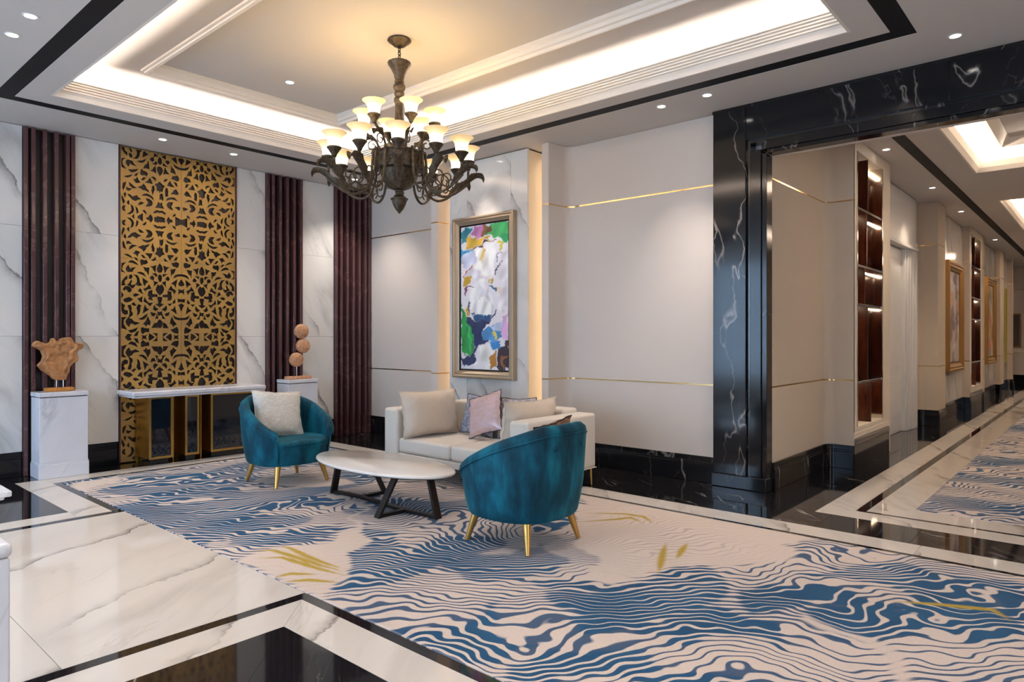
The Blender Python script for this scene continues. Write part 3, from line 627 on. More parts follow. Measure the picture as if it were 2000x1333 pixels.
# corridor ceiling with trays
TX0, TX1 = -1.275, 1.275
TR = [(7.0, 10.24), (12.56, 16.3), (18.4, 22.2)]
mb = MB(); ye = [6.3] + [v for t in TR for v in t] + [25.3]
for i in range(0, len(ye), 2): mb.box(-3.2, ye[i], HC, 4.6, ye[i + 1], HC + .065)
for a, b in TR: mb.box(-3.2, a, HC, TX0, b, HC + .065).box(TX1, a, HC, 4.6, b, HC + .065)
cc = tag(mb.build('ceiling_corridor', M['ceiling']), kind='structure', label='corridor ceiling with a row of lit trays')
MB().box(-1.705, 6.31, HC - .004, -1.585, 24.99, HC - .0005).build('black_inlay', M['black_matte'], cc)
for k, (a, b) in enumerate(TR):
    mb = MB().box(TX0 - .3, a - .3, HC + .30, TX1 + .3, b + .3, HC + .33)
    for r in ((TX0 - .3, TX0 - .27, a - .3, b + .3), (TX1 + .27, TX1 + .3, a - .3, b + .3), (TX0 - .3, TX1 + .3, a - .3, a - .27), (TX0 - .3, TX1 + .3, b + .27, b + .3)): mb.box(r[0], r[2], HC + .066, r[1], r[3], HC + .299)
    mb.build('tray_shell', M['ceiling'], cc)
    MB().ringsweep([(-.02, HC + .0), (0, HC - .0005), (.03, HC + .05), (.05, HC + .12), (.03, HC + .12), (-.02, HC + .07)], (TX0, TX1, a, b)).build('tray_cornice', M['cornice'], cc)
    MB().ringsweep([(.18, HC + .299), (.18, HC + .255), (.21, HC + .25), (.215, HC + .235), (.245, HC + .23), (.25, HC + .215), (.28, HC + .21), (.36, HC + .299)], (TX0, TX1, a, b)).build('tray_moulding', M['cornice'], cc)
    for (x, y, rz, L) in ((TX0 - .09, (a + b) / 2, PI / 2, b - a), (TX1 + .09, (a + b) / 2, PI / 2, b - a), (0, b + .09, 0, TX1 - TX0), (0, a - .09, 0, TX1 - TX0)):
        light('cove_light', 'AREA', (x, y, HC + .10), 14 * L, (1, .86, .70), (PI, 0, rz), shape='RECTANGLE', size=L, size_y=.05)
# ================================================================ downlights
M['lens'] = (lambda t: (t.set(Base_Color=(1, 1, 1, 1), Emission_Color=(1, .93, .84, 1), Emission_Strength=9.0), t.m)[1])(NT('downlight_lens'))
ring = MB().lathe([(.046, 0), (.046, -.003), (.040, -.005), (.034, -.003), (.034, 0)], 24); ringo = None
def downlight(x, y, z, e, label, group='recessed ceiling downlights', ang=70, tilt=(0, 0), col=NEUT):
    r = tag(empty('downlight', (x, y, z)), label, 'downlight', group)
    ring.build('trim_ring', M['white_paint'], r, smooth=True)
    MB().lathe([(.0335, -.0005), (.0335, -.0025)], 20).build('lens', M['lens'], r)
    l = light('downlight_beam', 'SPOT', (0, 0, -.02), e, col, (tilt[0], tilt[1], 0), r, spot_size=math.radians(ang), spot_blend=.8, shadow_soft_size=.04)
    return r
DL = 42.0
dls = [(-5.19, 1.231, 'downlight by the black ceiling strip at the upper left, right one of the pair', DL, 80), (-5.606, 1.227, 'downlight at the upper left, left one of the pair by the frame edge', DL, 80),
    (-7.40, 2.909, 'downlight above the gold lattice panel, nearer its left edge', DL * .8, 75), (-7.40, 3.671, 'downlight above the gold lattice panel, at its right edge', DL * .8, 75),
    (-5.36, 5.40, 'downlight over the abstract painting', DL * 1.1, 60), (-3.013, 5.429, 'downlight left of the portal, left one of the pair', DL, 75), (-2.582, 5.432, 'downlight by the portal corner, right one of the pair', DL, 75),
    (-.805, 5.481, 'downlight above the portal lintel at the upper right', DL, 80)]
for x, y, lb, e, an in dls: downlight(x, y, HC, e, lb, ang=an)
downlight(-5.736, 3.384, IZ, DL * .6, 'downlight in the upper tray ceiling left of the chandelier', ang=90)
for y, e, lb in ((8.3, 45, 'corridor downlight above the nearest lit display niche'), (10.84, 40, 'corridor downlight in front of the white door'), (13.2, 40, 'corridor downlight above the nearest gold framed picture'), (17.5, 40, 'farthest corridor downlight, near the ochre picture')): downlight(-1.86, y, HC, e, lb, 'corridor downlights', 80, col=(1, .82, .62))
for x, y in ((-7.4, 5.3), (-6.9, .6), (-3.0, 1.23), (-2.6, 1.23), (-.4, 1.23), (-.3, 3.4), (1.5, 2.5), (-3.9, -1.2), (-1.0, -1.2), (1.8, -.5)): downlight(x, y, HC, DL * 1.3, 'added downlight brightening the room from outside the picture', 'added fill downlights outside the picture', 100)  # extra downlights added to raise the general brightness of the room
# ================================================================ gold fretwork panel
def M_gold():
    t = NT('brushed_gold_sheet'); f = t.noise(t.mapping(t.pos(), (0, 0, 0), (1, 1, 1)), 2.2, 2); g = t.noise(t.pos(), 260, 2)
    c = t.mix(t.ramp(f, [(.35, 0.0), (.65, 1.0)]), S(190, 154, 88), S(174, 142, 90)); t.set(Base_Color=c, Roughness=t.math('ADD', .36, t.math('MULTIPLY', g, .12)), Metallic=.75, Specular_IOR_Level=.5); return t.m
M['gold'] = M_gold()
LXG = -7.932
def z6(p): return [tuple(onx(233 + .1163 * a, 400 + .1163 * b, LXG)[1:]) for a, b in p]
def z5(p): return [tuple(onx(233 + .1163 * a, 505 + .1163 * b, LXG)[1:]) for a, b in p]
GY0, GY1 = 2.690, 3.952; GYC = (GY0 + GY1) / 2; GZA = 2.655; GZB = 1.35
HA = [  # shapes standing on the upper mirror axis
 [(600, 230), (640, 225), (650, 215), (680, 228), (710, 225), (755, 245), (757, 300), (720, 290), (700, 300), (680, 288), (640, 300), (600, 280)],
 [(460, 235), (490, 225), (515, 195), (525, 185), (545, 215), (552, 245), (545, 270), (530, 290), (510, 255), (480, 250)],
 [(805, 270), (825, 225), (840, 255), (885, 275), (885, 290), (845, 295), (830, 325)], [(320, 205), (340, 195), (385, 168), (388, 275), (345, 240), (320, 228)], [(225, 205), (245, 180), (248, 235)]]
H6 = [[(120, 222), (170, 235), (205, 270), (218, 310), (200, 380), (225, 360), (238, 310), (220, 265), (180, 230)], [(95, 262), (65, 270), (55, 300), (70, 330), (92, 335), (75, 310), (80, 285)],
 [(300, 275), (312, 290), (300, 340), (280, 365), (290, 330), (295, 300)], [(405, 332), (445, 300), (445, 315), (420, 338)],
 [(583, 345), (610, 355), (645, 378), (680, 372), (710, 385), (765, 370), (770, 378), (715, 400), (680, 385), (640, 392), (605, 370)], [(905, 360), (940, 390), (935, 400), (910, 378)],
 [(70, 390), (85, 410), (60, 460), (45, 500), (38, 470), (55, 430)], [(140, 400), (160, 390), (158, 435), (148, 425)],
 [(148, 545), (180, 520), (220, 485), (270, 475), (310, 505), (350, 520), (310, 530), (290, 555), (250, 530), (215, 515), (180, 545)], [(330, 418), (365, 435), (400, 462), (360, 462), (340, 440)],
 [(458, 428), (500, 435), (535, 460), (550, 490), (540, 525), (500, 545), (458, 545), (475, 520), (495, 500), (490, 470)], [(380, 572), (420, 600), (470, 608), (530, 595), (572, 560), (560, 585), (520, 612), (470, 628), (420, 610)],
 [(620, 445), (680, 455), (740, 460), (715, 490), (712, 535), (690, 515), (675, 510), (660, 530), (645, 490)], [(890, 475), (850, 480), (815, 505), (808, 535), (830, 570), (890, 588), (880, 550), (860, 540), (865, 510)],
 [(790, 585), (820, 625), (870, 650), (920, 655), (970, 640), (920, 670), (870, 662), (815, 635)], [(95, 500), (105, 530), (100, 555), (82, 540)], [(945, 518), (1000, 495), (1010, 530), (990, 535)],
 [(70, 618), (80, 660), (105, 735), (70, 710), (62, 640)], [(130, 625), (160, 620), (195, 650), (150, 645), (128, 655)], [(170, 745), (185, 710), (225, 680), (285, 688), (235, 700), (195, 730)],
 [(330, 712), (375, 705), (390, 690), (440, 695), (495, 672), (480, 695), (445, 710), (440, 740), (410, 775), (390, 745)], [(562, 655), (570, 700), (585, 740), (575, 785), (555, 770), (560, 735), (548, 715), (555, 690)],
 [(685, 600), (705, 612), (732, 595), (728, 640), (715, 685), (690, 670)], [(680, 715), (695, 755), (720, 740), (722, 790), (750, 830), (712, 845), (680, 875), (655, 848), (612, 825), (640, 790), (640, 735), (665, 755)],
 [(785, 675), (812, 690), (805, 730), (815, 750), (800, 800), (785, 790), (778, 740)], [(865, 710), (905, 745), (960, 745), (985, 770), (950, 815), (920, 790), (905, 760)],
 [(285, 780), (335, 800), (310, 825), (303, 860), (285, 825), (250, 818)], [(95, 832), (140, 838), (185, 865), (215, 895), (170, 865), (120, 845)], [(378, 850), (400, 855), (430, 890), (410, 888)],
 [(450, 822), (500, 830), (545, 832), (530, 870), (515, 900), (495, 865)], [(820, 860), (870, 858), (910, 862), (870, 890), (850, 925), (830, 890)], [(258, 890), (290, 905), (310, 940), (285, 920)],
 [(550, 935), (580, 920), (605, 895), (605, 920), (575, 938)], [(755, 910), (780, 930), (800, 950), (770, 945)], [(930, 935), (955, 895), (970, 890), (955, 930)]]
H5 = [[(165, 60), (200, 38), (240, 50), (280, 75), (310, 105), (270, 85), (220, 65)], [(360, 45), (380, 30), (430, 45), (455, 35), (470, 70), (440, 90), (400, 90), (375, 110)], [(890, 90), (930, 85), (960, 70), (995, 90), (990, 130), (970, 150), (945, 135), (905, 125)],
 [(120, 165), (150, 125), (170, 170), (195, 190), (215, 165), (270, 155), (235, 175), (215, 215), (175, 215), (150, 220), (125, 200)], [(32, 85), (100, 72), (50, 115), (38, 170), (55, 215), (90, 235), (32, 215)],
 [(682, 98), (712, 140), (722, 185), (705, 225), (680, 232), (655, 225), (640, 185), (655, 140)], [(535, 140), (580, 140), (610, 125), (602, 215), (580, 190), (568, 155)], [(752, 135), (785, 155), (825, 155), (795, 180), (770, 235), (760, 190)],
 [(415, 150), (450, 165), (495, 165), (490, 275), (470, 220), (440, 205), (430, 180)], [(870, 195), (905, 195), (940, 185), (925, 220), (905, 255), (885, 240), (875, 300)], [(310, 238), (360, 235), (405, 255), (440, 300), (395, 265), (345, 250)],
 [(570, 262), (610, 258), (632, 285), (615, 300), (600, 275)], [(738, 275), (800, 268), (765, 285), (745, 300)], [(680, 282), (705, 300), (708, 340), (695, 380), (680, 385), (660, 345), (658, 305)],
 [(525, 320), (555, 300), (578, 325), (570, 360), (555, 345), (535, 345)], [(785, 345), (815, 315), (838, 345), (830, 365), (805, 365)], [(585, 390), (605, 400), (640, 408), (615, 430), (585, 460), (600, 425)], [(730, 412), (775, 395), (770, 425), (780, 470), (760, 440)],
 [(400, 340), (435, 370), (470, 395), (440, 410), (425, 455), (410, 410)], [(890, 425), (920, 400), (965, 368), (955, 420), (945, 475), (925, 440)], [(170, 330), (180, 285), (200, 280), (212, 305), (195, 332)],
 [(50, 445), (55, 380), (95, 330), (128, 305), (125, 340), (85, 365), (75, 410), (90, 440)], [(150, 440), (175, 425), (200, 375), (205, 385), (185, 420), (190, 450), (230, 460), (265, 440), (250, 470), (225, 495), (195, 470), (170, 452)],
 [(245, 272), (300, 290), (328, 340), (335, 400), (370, 445), (325, 455), (290, 435), (310, 390), (305, 340), (285, 300)], [(655, 450), (683, 475), (712, 450), (740, 490), (745, 525), (720, 580), (683, 610), (645, 575), (622, 525), (635, 485)],
 [(70, 520), (95, 480), (145, 472), (190, 500), (200, 535), (175, 562), (150, 550), (140, 520), (110, 510), (85, 530)], [(500, 455), (525, 500), (480, 510), (430, 535), (445, 575), (415, 520), (480, 490)], [(870, 475), (885, 510), (945, 550), (925, 590), (915, 560), (870, 525), (832, 530)],
 [(500, 560), (545, 545), (545, 600), (560, 612), (630, 615), (632, 635), (560, 640), (535, 660), (550, 695), (500, 680), (510, 640), (490, 620)], [(820, 560), (865, 570), (865, 620), (875, 640), (868, 690), (820, 705), (830, 660), (805, 645), (740, 642), (740, 622), (805, 620), (825, 600)],
 [(330, 545), (350, 515), (372, 540), (365, 555), (395, 590), (365, 570)], [(32, 575), (45, 590), (62, 615), (45, 645), (32, 655)], [(245, 615), (275, 597), (325, 610), (280, 632), (250, 630)], [(80, 695), (110, 680), (165, 660), (212, 688), (185, 715), (130, 728), (95, 722)],
 [(320, 675), (355, 675), (380, 650), (375, 725), (350, 715)], [(420, 720), (430, 670), (455, 725), (500, 760), (550, 755), (515, 790), (480, 750)], [(820, 765), (845, 775), (875, 765), (845, 792)], [(905, 740), (935, 700), (935, 740), (915, 755)],
 [(650, 660), (680, 655), (712, 662), (705, 710), (690, 745), (690, 770), (732, 775), (682, 810), (625, 775), (668, 770), (665, 730)], [(220, 765), (240, 750), (270, 785), (245, 785)],
 [(33, 760), (85, 795), (65, 830), (75, 870), (130, 885), (135, 925), (100, 940), (60, 910), (38, 860), (32, 810)], [(155, 795), (185, 790), (200, 840), (190, 880), (215, 920), (215, 950), (160, 998), (185, 930), (180, 870)],
 [(330, 780), (355, 795), (340, 830), (345, 870), (330, 920), (305, 950), (318, 890), (300, 830)], [(432, 790), (450, 845), (485, 860), (430, 890), (405, 910), (420, 860)], [(880, 870), (915, 855), (935, 810), (935, 850), (950, 895), (955, 925), (925, 895)],
 [(590, 800), (610, 835), (640, 855), (605, 875), (578, 850)], [(730, 860), (765, 835), (790, 805), (795, 845), (770, 880)], [(535, 910), (565, 925), (600, 930), (580, 965), (550, 955)], [(775, 940), (800, 930), (835, 915), (820, 955), (790, 965)],
 [(655, 905), (683, 915), (712, 900), (715, 955), (690, 935), (660, 955)], [(637, 920), (645, 1000), (610, 1010), (633, 985)], [(735, 930), (738, 990), (762, 1010), (730, 1005)], [(340, 1015), (390, 1000), (430, 970), (465, 940), (450, 980), (410, 1015), (370, 1022)],
 [(480, 990), (495, 1035), (515, 1060), (510, 1110), (470, 1100), (450, 1130), (440, 1110), (415, 1100), (455, 1060)], [(885, 1000), (905, 1050), (950, 1105), (920, 1120), (910, 1140), (885, 1100), (862, 1090), (870, 1040)],
 [(683, 1037), (715, 1070), (722, 1110), (700, 1155), (683, 1162), (660, 1150), (648, 1105), (655, 1060)], [(555, 1160), (595, 1100), (632, 1090), (635, 1160), (595, 1155)], [(745, 1090), (780, 1110), (812, 1165), (745, 1160)],
 [(115, 1060), (150, 1005), (210, 1030), (240, 1070), (330, 1085), (270, 1110), (220, 1085), (180, 1085), (165, 1135), (135, 1110)], [(32, 1000), (105, 990), (65, 1030), (60, 1100), (120, 1190), (60, 1165), (32, 1170)],
 [(165, 1215), (210, 1210), (300, 1170), (270, 1220), (200, 1245)], [(375, 1175), (400, 1170), (430, 1180), (495, 1190), (490, 1230), (440, 1225), (400, 1260), (375, 1235)], [(880, 1205), (920, 1190), (965, 1165), (985, 1200), (985, 1255), (950, 1250), (915, 1240)],
 [(258, 1298), (290, 1250), (320, 1230), (300, 1290)], [(580, 1262), (632, 1268), (632, 1310), (612, 1280)], [(740, 1310), (745, 1270), (800, 1262), (765, 1280)]]
HB = [[(108, 1324), (150, 1275), (195, 1285), (170, 1324), (195, 1363), (150, 1373)], [(385, 1295), (418, 1312), (455, 1295), (430, 1324), (455, 1352), (418, 1335), (385, 1352), (405, 1324)],
 [(500, 1324), (510, 1275), (545, 1295), (580, 1324), (545, 1352), (510, 1372)], [(875, 1324), (865, 1275), (830, 1295), (795, 1324), (830, 1352), (865, 1372)], [(925, 1295), (955, 1312), (990, 1295), (970, 1324), (990, 1352), (955, 1335), (925, 1352), (940, 1324)]]
HS = [[(915, 330), (940, 295), (985, 278), (1028, 276), (1028, 292), (990, 295), (945, 310)], [(905, 960), (940, 990), (985, 1010), (1028, 1012), (1028, 1028), (980, 1025), (935, 1010)],
 [(1000, 520), (1012, 540), (1028, 540), (1028, 570), (1012, 575), (998, 600)], [(1000, 430), (1028, 370), (1028, 460), (1008, 450)], [(1005, 790), (1028, 770), (1028, 880), (1015, 800)], [(990, 690), (1028, 700), (1028, 720), (995, 730)]]
def mirz(p, a): return [(y, 2 * a - z) for y, z in p]
def miry(p): return [(2 * GYC - y, z) for y, z in p]
def seamfull(p):
    q = [(min(y, GYC), z) for y, z in z5(p)]; on = [i for i, (y, z) in enumerate(p) if y >= 1028]
    # rotate so that the open chain ends on the seam, then mirror it
    n = len(q); start = on[-1]; chain = [q[(start + k) % n] for k in range(n)]
    chain = [(GYC, chain[0][1])] + chain[1:-1] + [(GYC, chain[-1][1])]
    return chain + [(2 * GYC - y, z) for y, z in chain[-2:0:-1]]
half = [z6(p) for p in H6] + [z5(p) for p in H5]; axA = [z6(p) for p in HA]; axB = [z5(p) for p in HB]
def axfix(p, a):
    c = sum(z for _, z in p) / len(p); return [(y, z - c + a) for y, z in p]
allh = []
for p in half: allh += [p, mirz(p, GZB), mirz(p, GZA)]
for p in axA: q = axfix(p, GZA); allh += [q, mirz(q, GZB)]
for p in axB: q = axfix(p, GZB); allh += [q, mirz(q, GZA)]
allh = allh + [miry(p) for p in allh]
for p in HS: q = seamfull(p); allh += [q, mirz(q, GZB), mirz(q, GZA)]
bow = [(GYC - .06, GZA + .045), (GYC, GZA + .018), (GYC + .06, GZA + .045), (GYC + .06, GZA - .045), (GYC, GZA - .018), (GYC - .06, GZA - .045)]
allh += [bow, mirz(bow, GZB)]
GZT, GZ0 = 3.392, .012
# the last quarter repeats above the top axis: keep what fits on the panel, trim what runs over the border
def clipz(p):
    p = [(min(max(y, GY0 + .006), GY1 - .006), min(max(z, GZ0 + .006), GZT - .006)) for y, z in p]
    ys_ = [a for a, _ in p]; zs_ = [b for _, b in p]
    return p if (max(ys_) - min(ys_) > .006 and max(zs_) - min(zs_) > .006) else None
def inflate(p, d):
    n = len(p); ar = sum(p[i][0] * p[(i + 1) % n][1] - p[(i + 1) % n][0] * p[i][1] for i in range(n)); s_ = 1 if ar > 0 else -1; out = []
    for i in range(n):
        a, b, c = (Vector(p[i - 1]), Vector(p[i]), Vector(p[(i + 1) % n])); u = b - a; v = c - b
        if u.length < 1e-6 or v.length < 1e-6: continue
        u.normalize(); v.normalize(); nu = Vector((u.y, -u.x)) * s_; nv = Vector((v.y, -v.x)) * s_; m_ = nu + nv
        if m_.length < .2: m_ = nu
        m_.normalize(); k = min(1.8, 1 / max(.3, m_.dot(nu))); q = b + m_ * d * k; out.append((q.x, q.y))
    return out
allh = [q for q in (clipz(inflate(p, .0075)) for p in allh) if q]
lat = tag(empty('lattice_panel', (-7.95, GYC, 0)), 'tall gold fretwork panel behind the console table', 'wall panel')
MB().box(-.046, GY0 - .018 - GYC, .004, -.004, GY1 + .018 - GYC, HC - .003).build('dark_backing', M['slat_back'], lat)
for s in (-1, 1): MB().box(-.003, s * (GY1 - GYC + .004), .004, .03, s * (GY1 - GYC + .017), HC - .003).build('edge_trim', M['slat'], lat)
from mathutils.geometry import delaunay_2d_cdt
_v = []; _e = []
def _loop(p):
    b = len(_v); _v.extend(Vector((y - GYC, z)) for y, z in p); _e.extend((b + i, b + (i + 1) % len(p)) for i in range(len(p)))
_loop([(GY0, GZ0), (GY1, GZ0), (GY1, GZT), (GY0, GZT)])
for z in (1.02, 2.20): b = len(_v); _v.extend([Vector((GY0 - GYC, z)), Vector((0, z)), Vector((GY1 - GYC, z))]); _e.extend([(b, b + 1), (b + 1, b + 2)])
b = len(_v); _v.extend([Vector((0, z)) for z in (GZ0, 1.02, 2.20, GZT)]); _e.extend([(b, b + 1), (b + 1, b + 2), (b + 2, b + 3)])
for p in allh: _loop(p)
cv, _, cf, *_r = delaunay_2d_cdt(_v, _e, [], 1, 1e-5)
CVX = np.array([tuple(q) for q in cv]); CFT = np.array([tuple(f) for f in cf]); cen = CVX[CFT].mean(1); hol = np.zeros(len(cen), bool)
for p in allh: hol |= inpoly(cen[:, 0] + GYC, cen[:, 1], p)
keep = ~hol
for (a, b, c, d) in ((-1, 0, 1.02, 2.20), (0, 1, 1.02, 2.20), (-1, 0, 2.20, 3.5), (0, 1, 2.20, 3.5), (-1, 0, -1, 1.02), (0, 1, -1, 1.02)):
    T = CFT[keep & (cen[:, 0] > a) & (cen[:, 0] < b) & (cen[:, 1] > c) & (cen[:, 1] < d)]
    # keep the one connected sheet, dropping loose slivers
    par = {}
    def find(i):
        while par.setdefault(i, i) != i: par[i] = par[par[i]]; i = par[i]
        return i
    for t in T: r0 = find(int(t[0])); par[find(int(t[1]))] = r0; par[find(int(t[2]))] = r0
    roots = [find(int(t[0])) for t in T]; big_ = max(set(roots), key=roots.count); T = [t for t, q in zip(T, roots) if q == big_]
    ids = sorted({int(i) for t in T for i in t}); mp = {i: k for k, i in enumerate(ids)}; n = len(ids)
    # shrink the sheet by a hair at its joints
    def sh(i):
        y, z = CVX[i]; e = .0012
        if abs(y) < 1e-4: y += e if a == 0 else -e
        for zz in (1.02, 2.20):
            if abs(z - zz) < 1e-4: z += e if c == zz else -e
        return y, z
    XY = [sh(i) for i in ids]; vs_ = [(.018, y, z) for y, z in XY] + [(.006, y, z) for y, z in XY]; fs = []; ec = {}
    for t in T:
        q = [mp[int(i)] for i in t]; fs.append(tuple(q)); fs.append((q[2] + n, q[1] + n, q[0] + n))
        for i in range(3): ec[(q[i], q[(i + 1) % 3])] = 1
    for (i, j) in ec:
        if (j, i) not in ec: fs.append((j, i, i + n, j + n))
    MB().add(vs_, fs).build('fret_sheet', M['gold'], lat, fix=False)

# ================================================================ console table
M['black_glass'] = M_plain('black_glass', (.006, .008, .014, 1), .04, 0, .8)
M['aged_gold'] = (lambda t: (t.set(Base_Color=t.mix(t.noise(t.mapping(t.pos(), (0, 0, 0), (8, 8, 2)), 3, 4), S(120, 84, 30), S(196, 150, 62)), Roughness=.3, Metallic=.9), t.m)[1])(NT('aged_gold'))
con = tag(empty('console_table', (-7.68, 3.36, 0)), 'white marble topped console with gold framed black glass cabinets', 'console table')
mb = MB().prism([(-.235, -.72), (.23, -.72), (.23, .73), (-.235, .73)], .742, .79); mb.build('tabletop', M['white_stone'], con, bevel=.012, seg=3)
boxo('top_lip', -.225, -.70, .722, .215, .71, .741, M['white_stone'], con, bevel=.006)
def glassbox(y0, y1, x1=.13):
    u = empty('cabinet_unit', (0, 0, 0), 0, con)
    boxo('cabinet_body', -.22, y0 + .004, .072, x1 - .012, y1 - .004, .72, M['aged_gold'], u)
    mb = MB(); hole_plate(mb, y0, y1, .066, .721, y0 + .022, y1 - .022, .094, .700, 0, 0)
    f = MB()
    for a, b, c, d in ((y0, y0 + .022, .066, .721), (y1 - .022, y1, .066, .721), (y0 + .022, y1 - .022, .066, .09), (y0 + .022, y1 - .022, .699, .721)): f.box(x1 - .011, a, c, x1 + .006, b, d)
    f.build('gold_frame', M['brushed_brass'], u); boxo('glass_front', x1 - .0105, y0 + .023, .091, x1 - .004, y1 - .023, .698, M['black_glass'], u)
    boxo('plinth', -.20, y0 + .03, .0008, x1 - .05, y1 - .03, .071, M['black_trim'], u)
glassbox(-.53, -.287); glassbox(-.16, -.008); glassbox(.12, .66)
for y in (-.245, .055): boxo('gold_upright', -.12, y, .0008, .02, y + .012, .72, M['brushed_brass'], con)
boxo('back_panel', -.232, -.53, .0008, -.222, .66, .72, M['aged_gold'], con)

# ================================================================ pedestals and sculptures
def pedestal(x, y, label, h=.822, wd=.405):
    r = tag(empty('pedestal', (x, y, 0)), label, 'pedestal', 'marble pedestals by the left wall'); a = wd / 2
    dx = .14
    boxo('plinth', -dx, -a - .008, .0008, dx + .008, a + .008, .135, M['white_stone'], r, bevel=.004)
    boxo('plinth_step', -dx, -a - .004, .1355, dx + .004, a + .004, .150, M['white_stone'], r, bevel=.003)
    boxo('shaft', -dx, -a, .1505, dx, a, h - .05, M['white_stone'], r, bevel=.003)
    boxo('shadow_joint', -dx + .005, -a + .005, h - .0495, dx - .005, a - .005, h - .0425, M['slat_back'], r)
    boxo('cap', -dx - .0, -a - .006, h - .042, dx + .006, a + .006, h, M['white_stone'], r, bevel=.004)
    return r
pedestal(-7.725, 2.075, 'white marble pedestal carrying the carved wood slab'); pedestal(-7.725, 4.665, 'white marble pedestal carrying the stacked wooden discs')
M['root_wood'] = M_wood('teak_root', S(128, 78, 40), S(206, 150, 98), .5, (2.5, 2.5, 2.5), 5.0)
M['block_wood'] = M_wood('orange_wood_block', S(150, 88, 30), S(204, 142, 66), .45, (1, 5, 8), 4.0)
sc = tag(empty('wood_sculpture', (-7.725, 2.07, .823)), 'jagged teak root slab on a small wooden block base', 'sculpture')
def zq(p): return [(onx(40 + .2252 * a, 640 + .2252 * b, -7.74)[1] - 2.07, onx(40 + .2252 * a, 640 + .2252 * b, -7.74)[2] - .822) for a, b in p]
OUT = zq([(95, 165), (105, 135), (140, 115), (170, 128), (215, 142), (250, 132), (262, 100), (280, 90), (300, 118), (318, 122), (345, 95), (385, 88), (425, 85), (445, 110), (465, 145), (490, 132), (525, 135), (545, 155), (530, 185), (500, 195), (480, 225), (495, 265), (485, 295), (450, 310), (425, 340), (415, 390), (400, 410), (385, 455), (300, 458), (270, 445), (245, 415), (180, 375), (140, 330), (180, 290), (190, 250), (170, 200), (135, 182)])
mb = MB().prism(OUT, -.04, .028, lambda a, b, c: (c, a, b)); mb.build('slab', M['root_wood'], sc, bevel=.012, seg=3)
cy = sum(p[0] for p in OUT) / len(OUT); cz = sum(p[1] for p in OUT) / len(OUT)
def scl(k, d): return [(cy + (y - cy) * k + .004 * math.sin(9 * y * 20), cz + (z - cz) * k) for y, z in OUT]
# hollowed face: concentric relief rings
rg = MB(); ks = (.80, .70, .60, .45, .3, .12); xs_ = (.0285, .040, .036, .026, .022, .024); n = len(OUT); vv = []
for k, xx in zip(ks, xs_): vv += [(xx + .0, a, b) for a, b in scl(k, 0)]
ff = [(j * n + i, j * n + (i + 1) % n, (j + 1) * n + (i + 1) % n, (j + 1) * n + i) for j in range(len(ks) - 1) for i in range(n)] + [tuple((len(ks) - 1) * n + i for i in range(n))]
rg.add(vv, ff).build('hollow', M['root_wood'], sc, smooth=True, sharp=80)
for y in (-.022, .035): MB().tube([(0, y, .028), (0, y, .115)], .005).build('pin', M['steel'], sc, smooth=True)
boxo('base_block', -.06, -.115, 0.0005, .06, .115, .036, M['block_wood'], sc, bevel=.004)
s2 = tag(empty('disc_sculpture', (-7.725, 4.675, .823)), 'three stacked pale wooden discs on a small block base', 'sculpture')
M['disc_wood'] = M_wood('pale_teak_end_grain', S(168, 112, 76), S(226, 176, 138), .55, (3, 3, 3), 6.0)
def disc(px, py, r):
    p = onx(px, py, -7.72); prof = [(0.001, -.036), (r * .8, -.036), (r * .97, -.025), (r, 0), (r * .97, .025), (r * .8, .036), (.001, .036)]
    mb = MB().lathe(prof, 32); mb.v = [(z + .02, x + p[1] - 4.675, y + p[2] - .822) for x, y, z in mb.v]; mb.build('disc', M['disc_wood'], s2, smooth=True)
disc(587.3, 647.8, .093); disc(590.3, 676.5, .090); disc(577.5, 703, .090)
p = onx(580, 720, -7.72); MB().tube([(0.0, -.02, .03), (0, -.02, .17)], .005).build('pin', M['steel'], s2, smooth=True)
boxo('base_block', -.06, -.16, 0.0005, .06, .16, .036, M['disc_wood'], s2, bevel=.004)

# ================================================================ paintings
def M_paint(name, rough=.35):
    t = NT(name); c = t.attr('paint', 'Color'); n_ = t.noise(t.mapping(t.pos(), (.3, .6, 0), (30, 30, 9)), 3, 3); t.set(Base_Color=t.mix(t.math('MULTIPLY', n_, .05), c, (1, 1, 1, 1)), Roughness=rough); t.bump(n_, .08, .001); return t.m
M['canvas'] = M_paint('painted_canvas')
PET = [((244, 243, 246), [(300, 300), (440, 270), (450, 420), (400, 520), (300, 520), (230, 440)]), ((222, 220, 232), [(230, 430), (300, 470), (380, 560), (300, 560), (220, 500)]), ((246, 246, 250), [(240, 560), (330, 530), (420, 700), (330, 760), (240, 690)]), ((226, 224, 234), [(400, 400), (520, 330), (520, 520), (450, 560)]), ((232, 228, 236), [(430, 620), (520, 560), (520, 760), (450, 760)]), ((214, 212, 226), [(320, 560), (335, 640), (325, 760), (312, 640)]), ((216, 214, 228), [(370, 590), (395, 680), (385, 780), (362, 680)]), ((238, 226, 226), [(300, 480), (380, 520), (440, 560), (380, 550)]), ((222, 216, 200), [(330, 300), (360, 380), (340, 480), (325, 400)])]
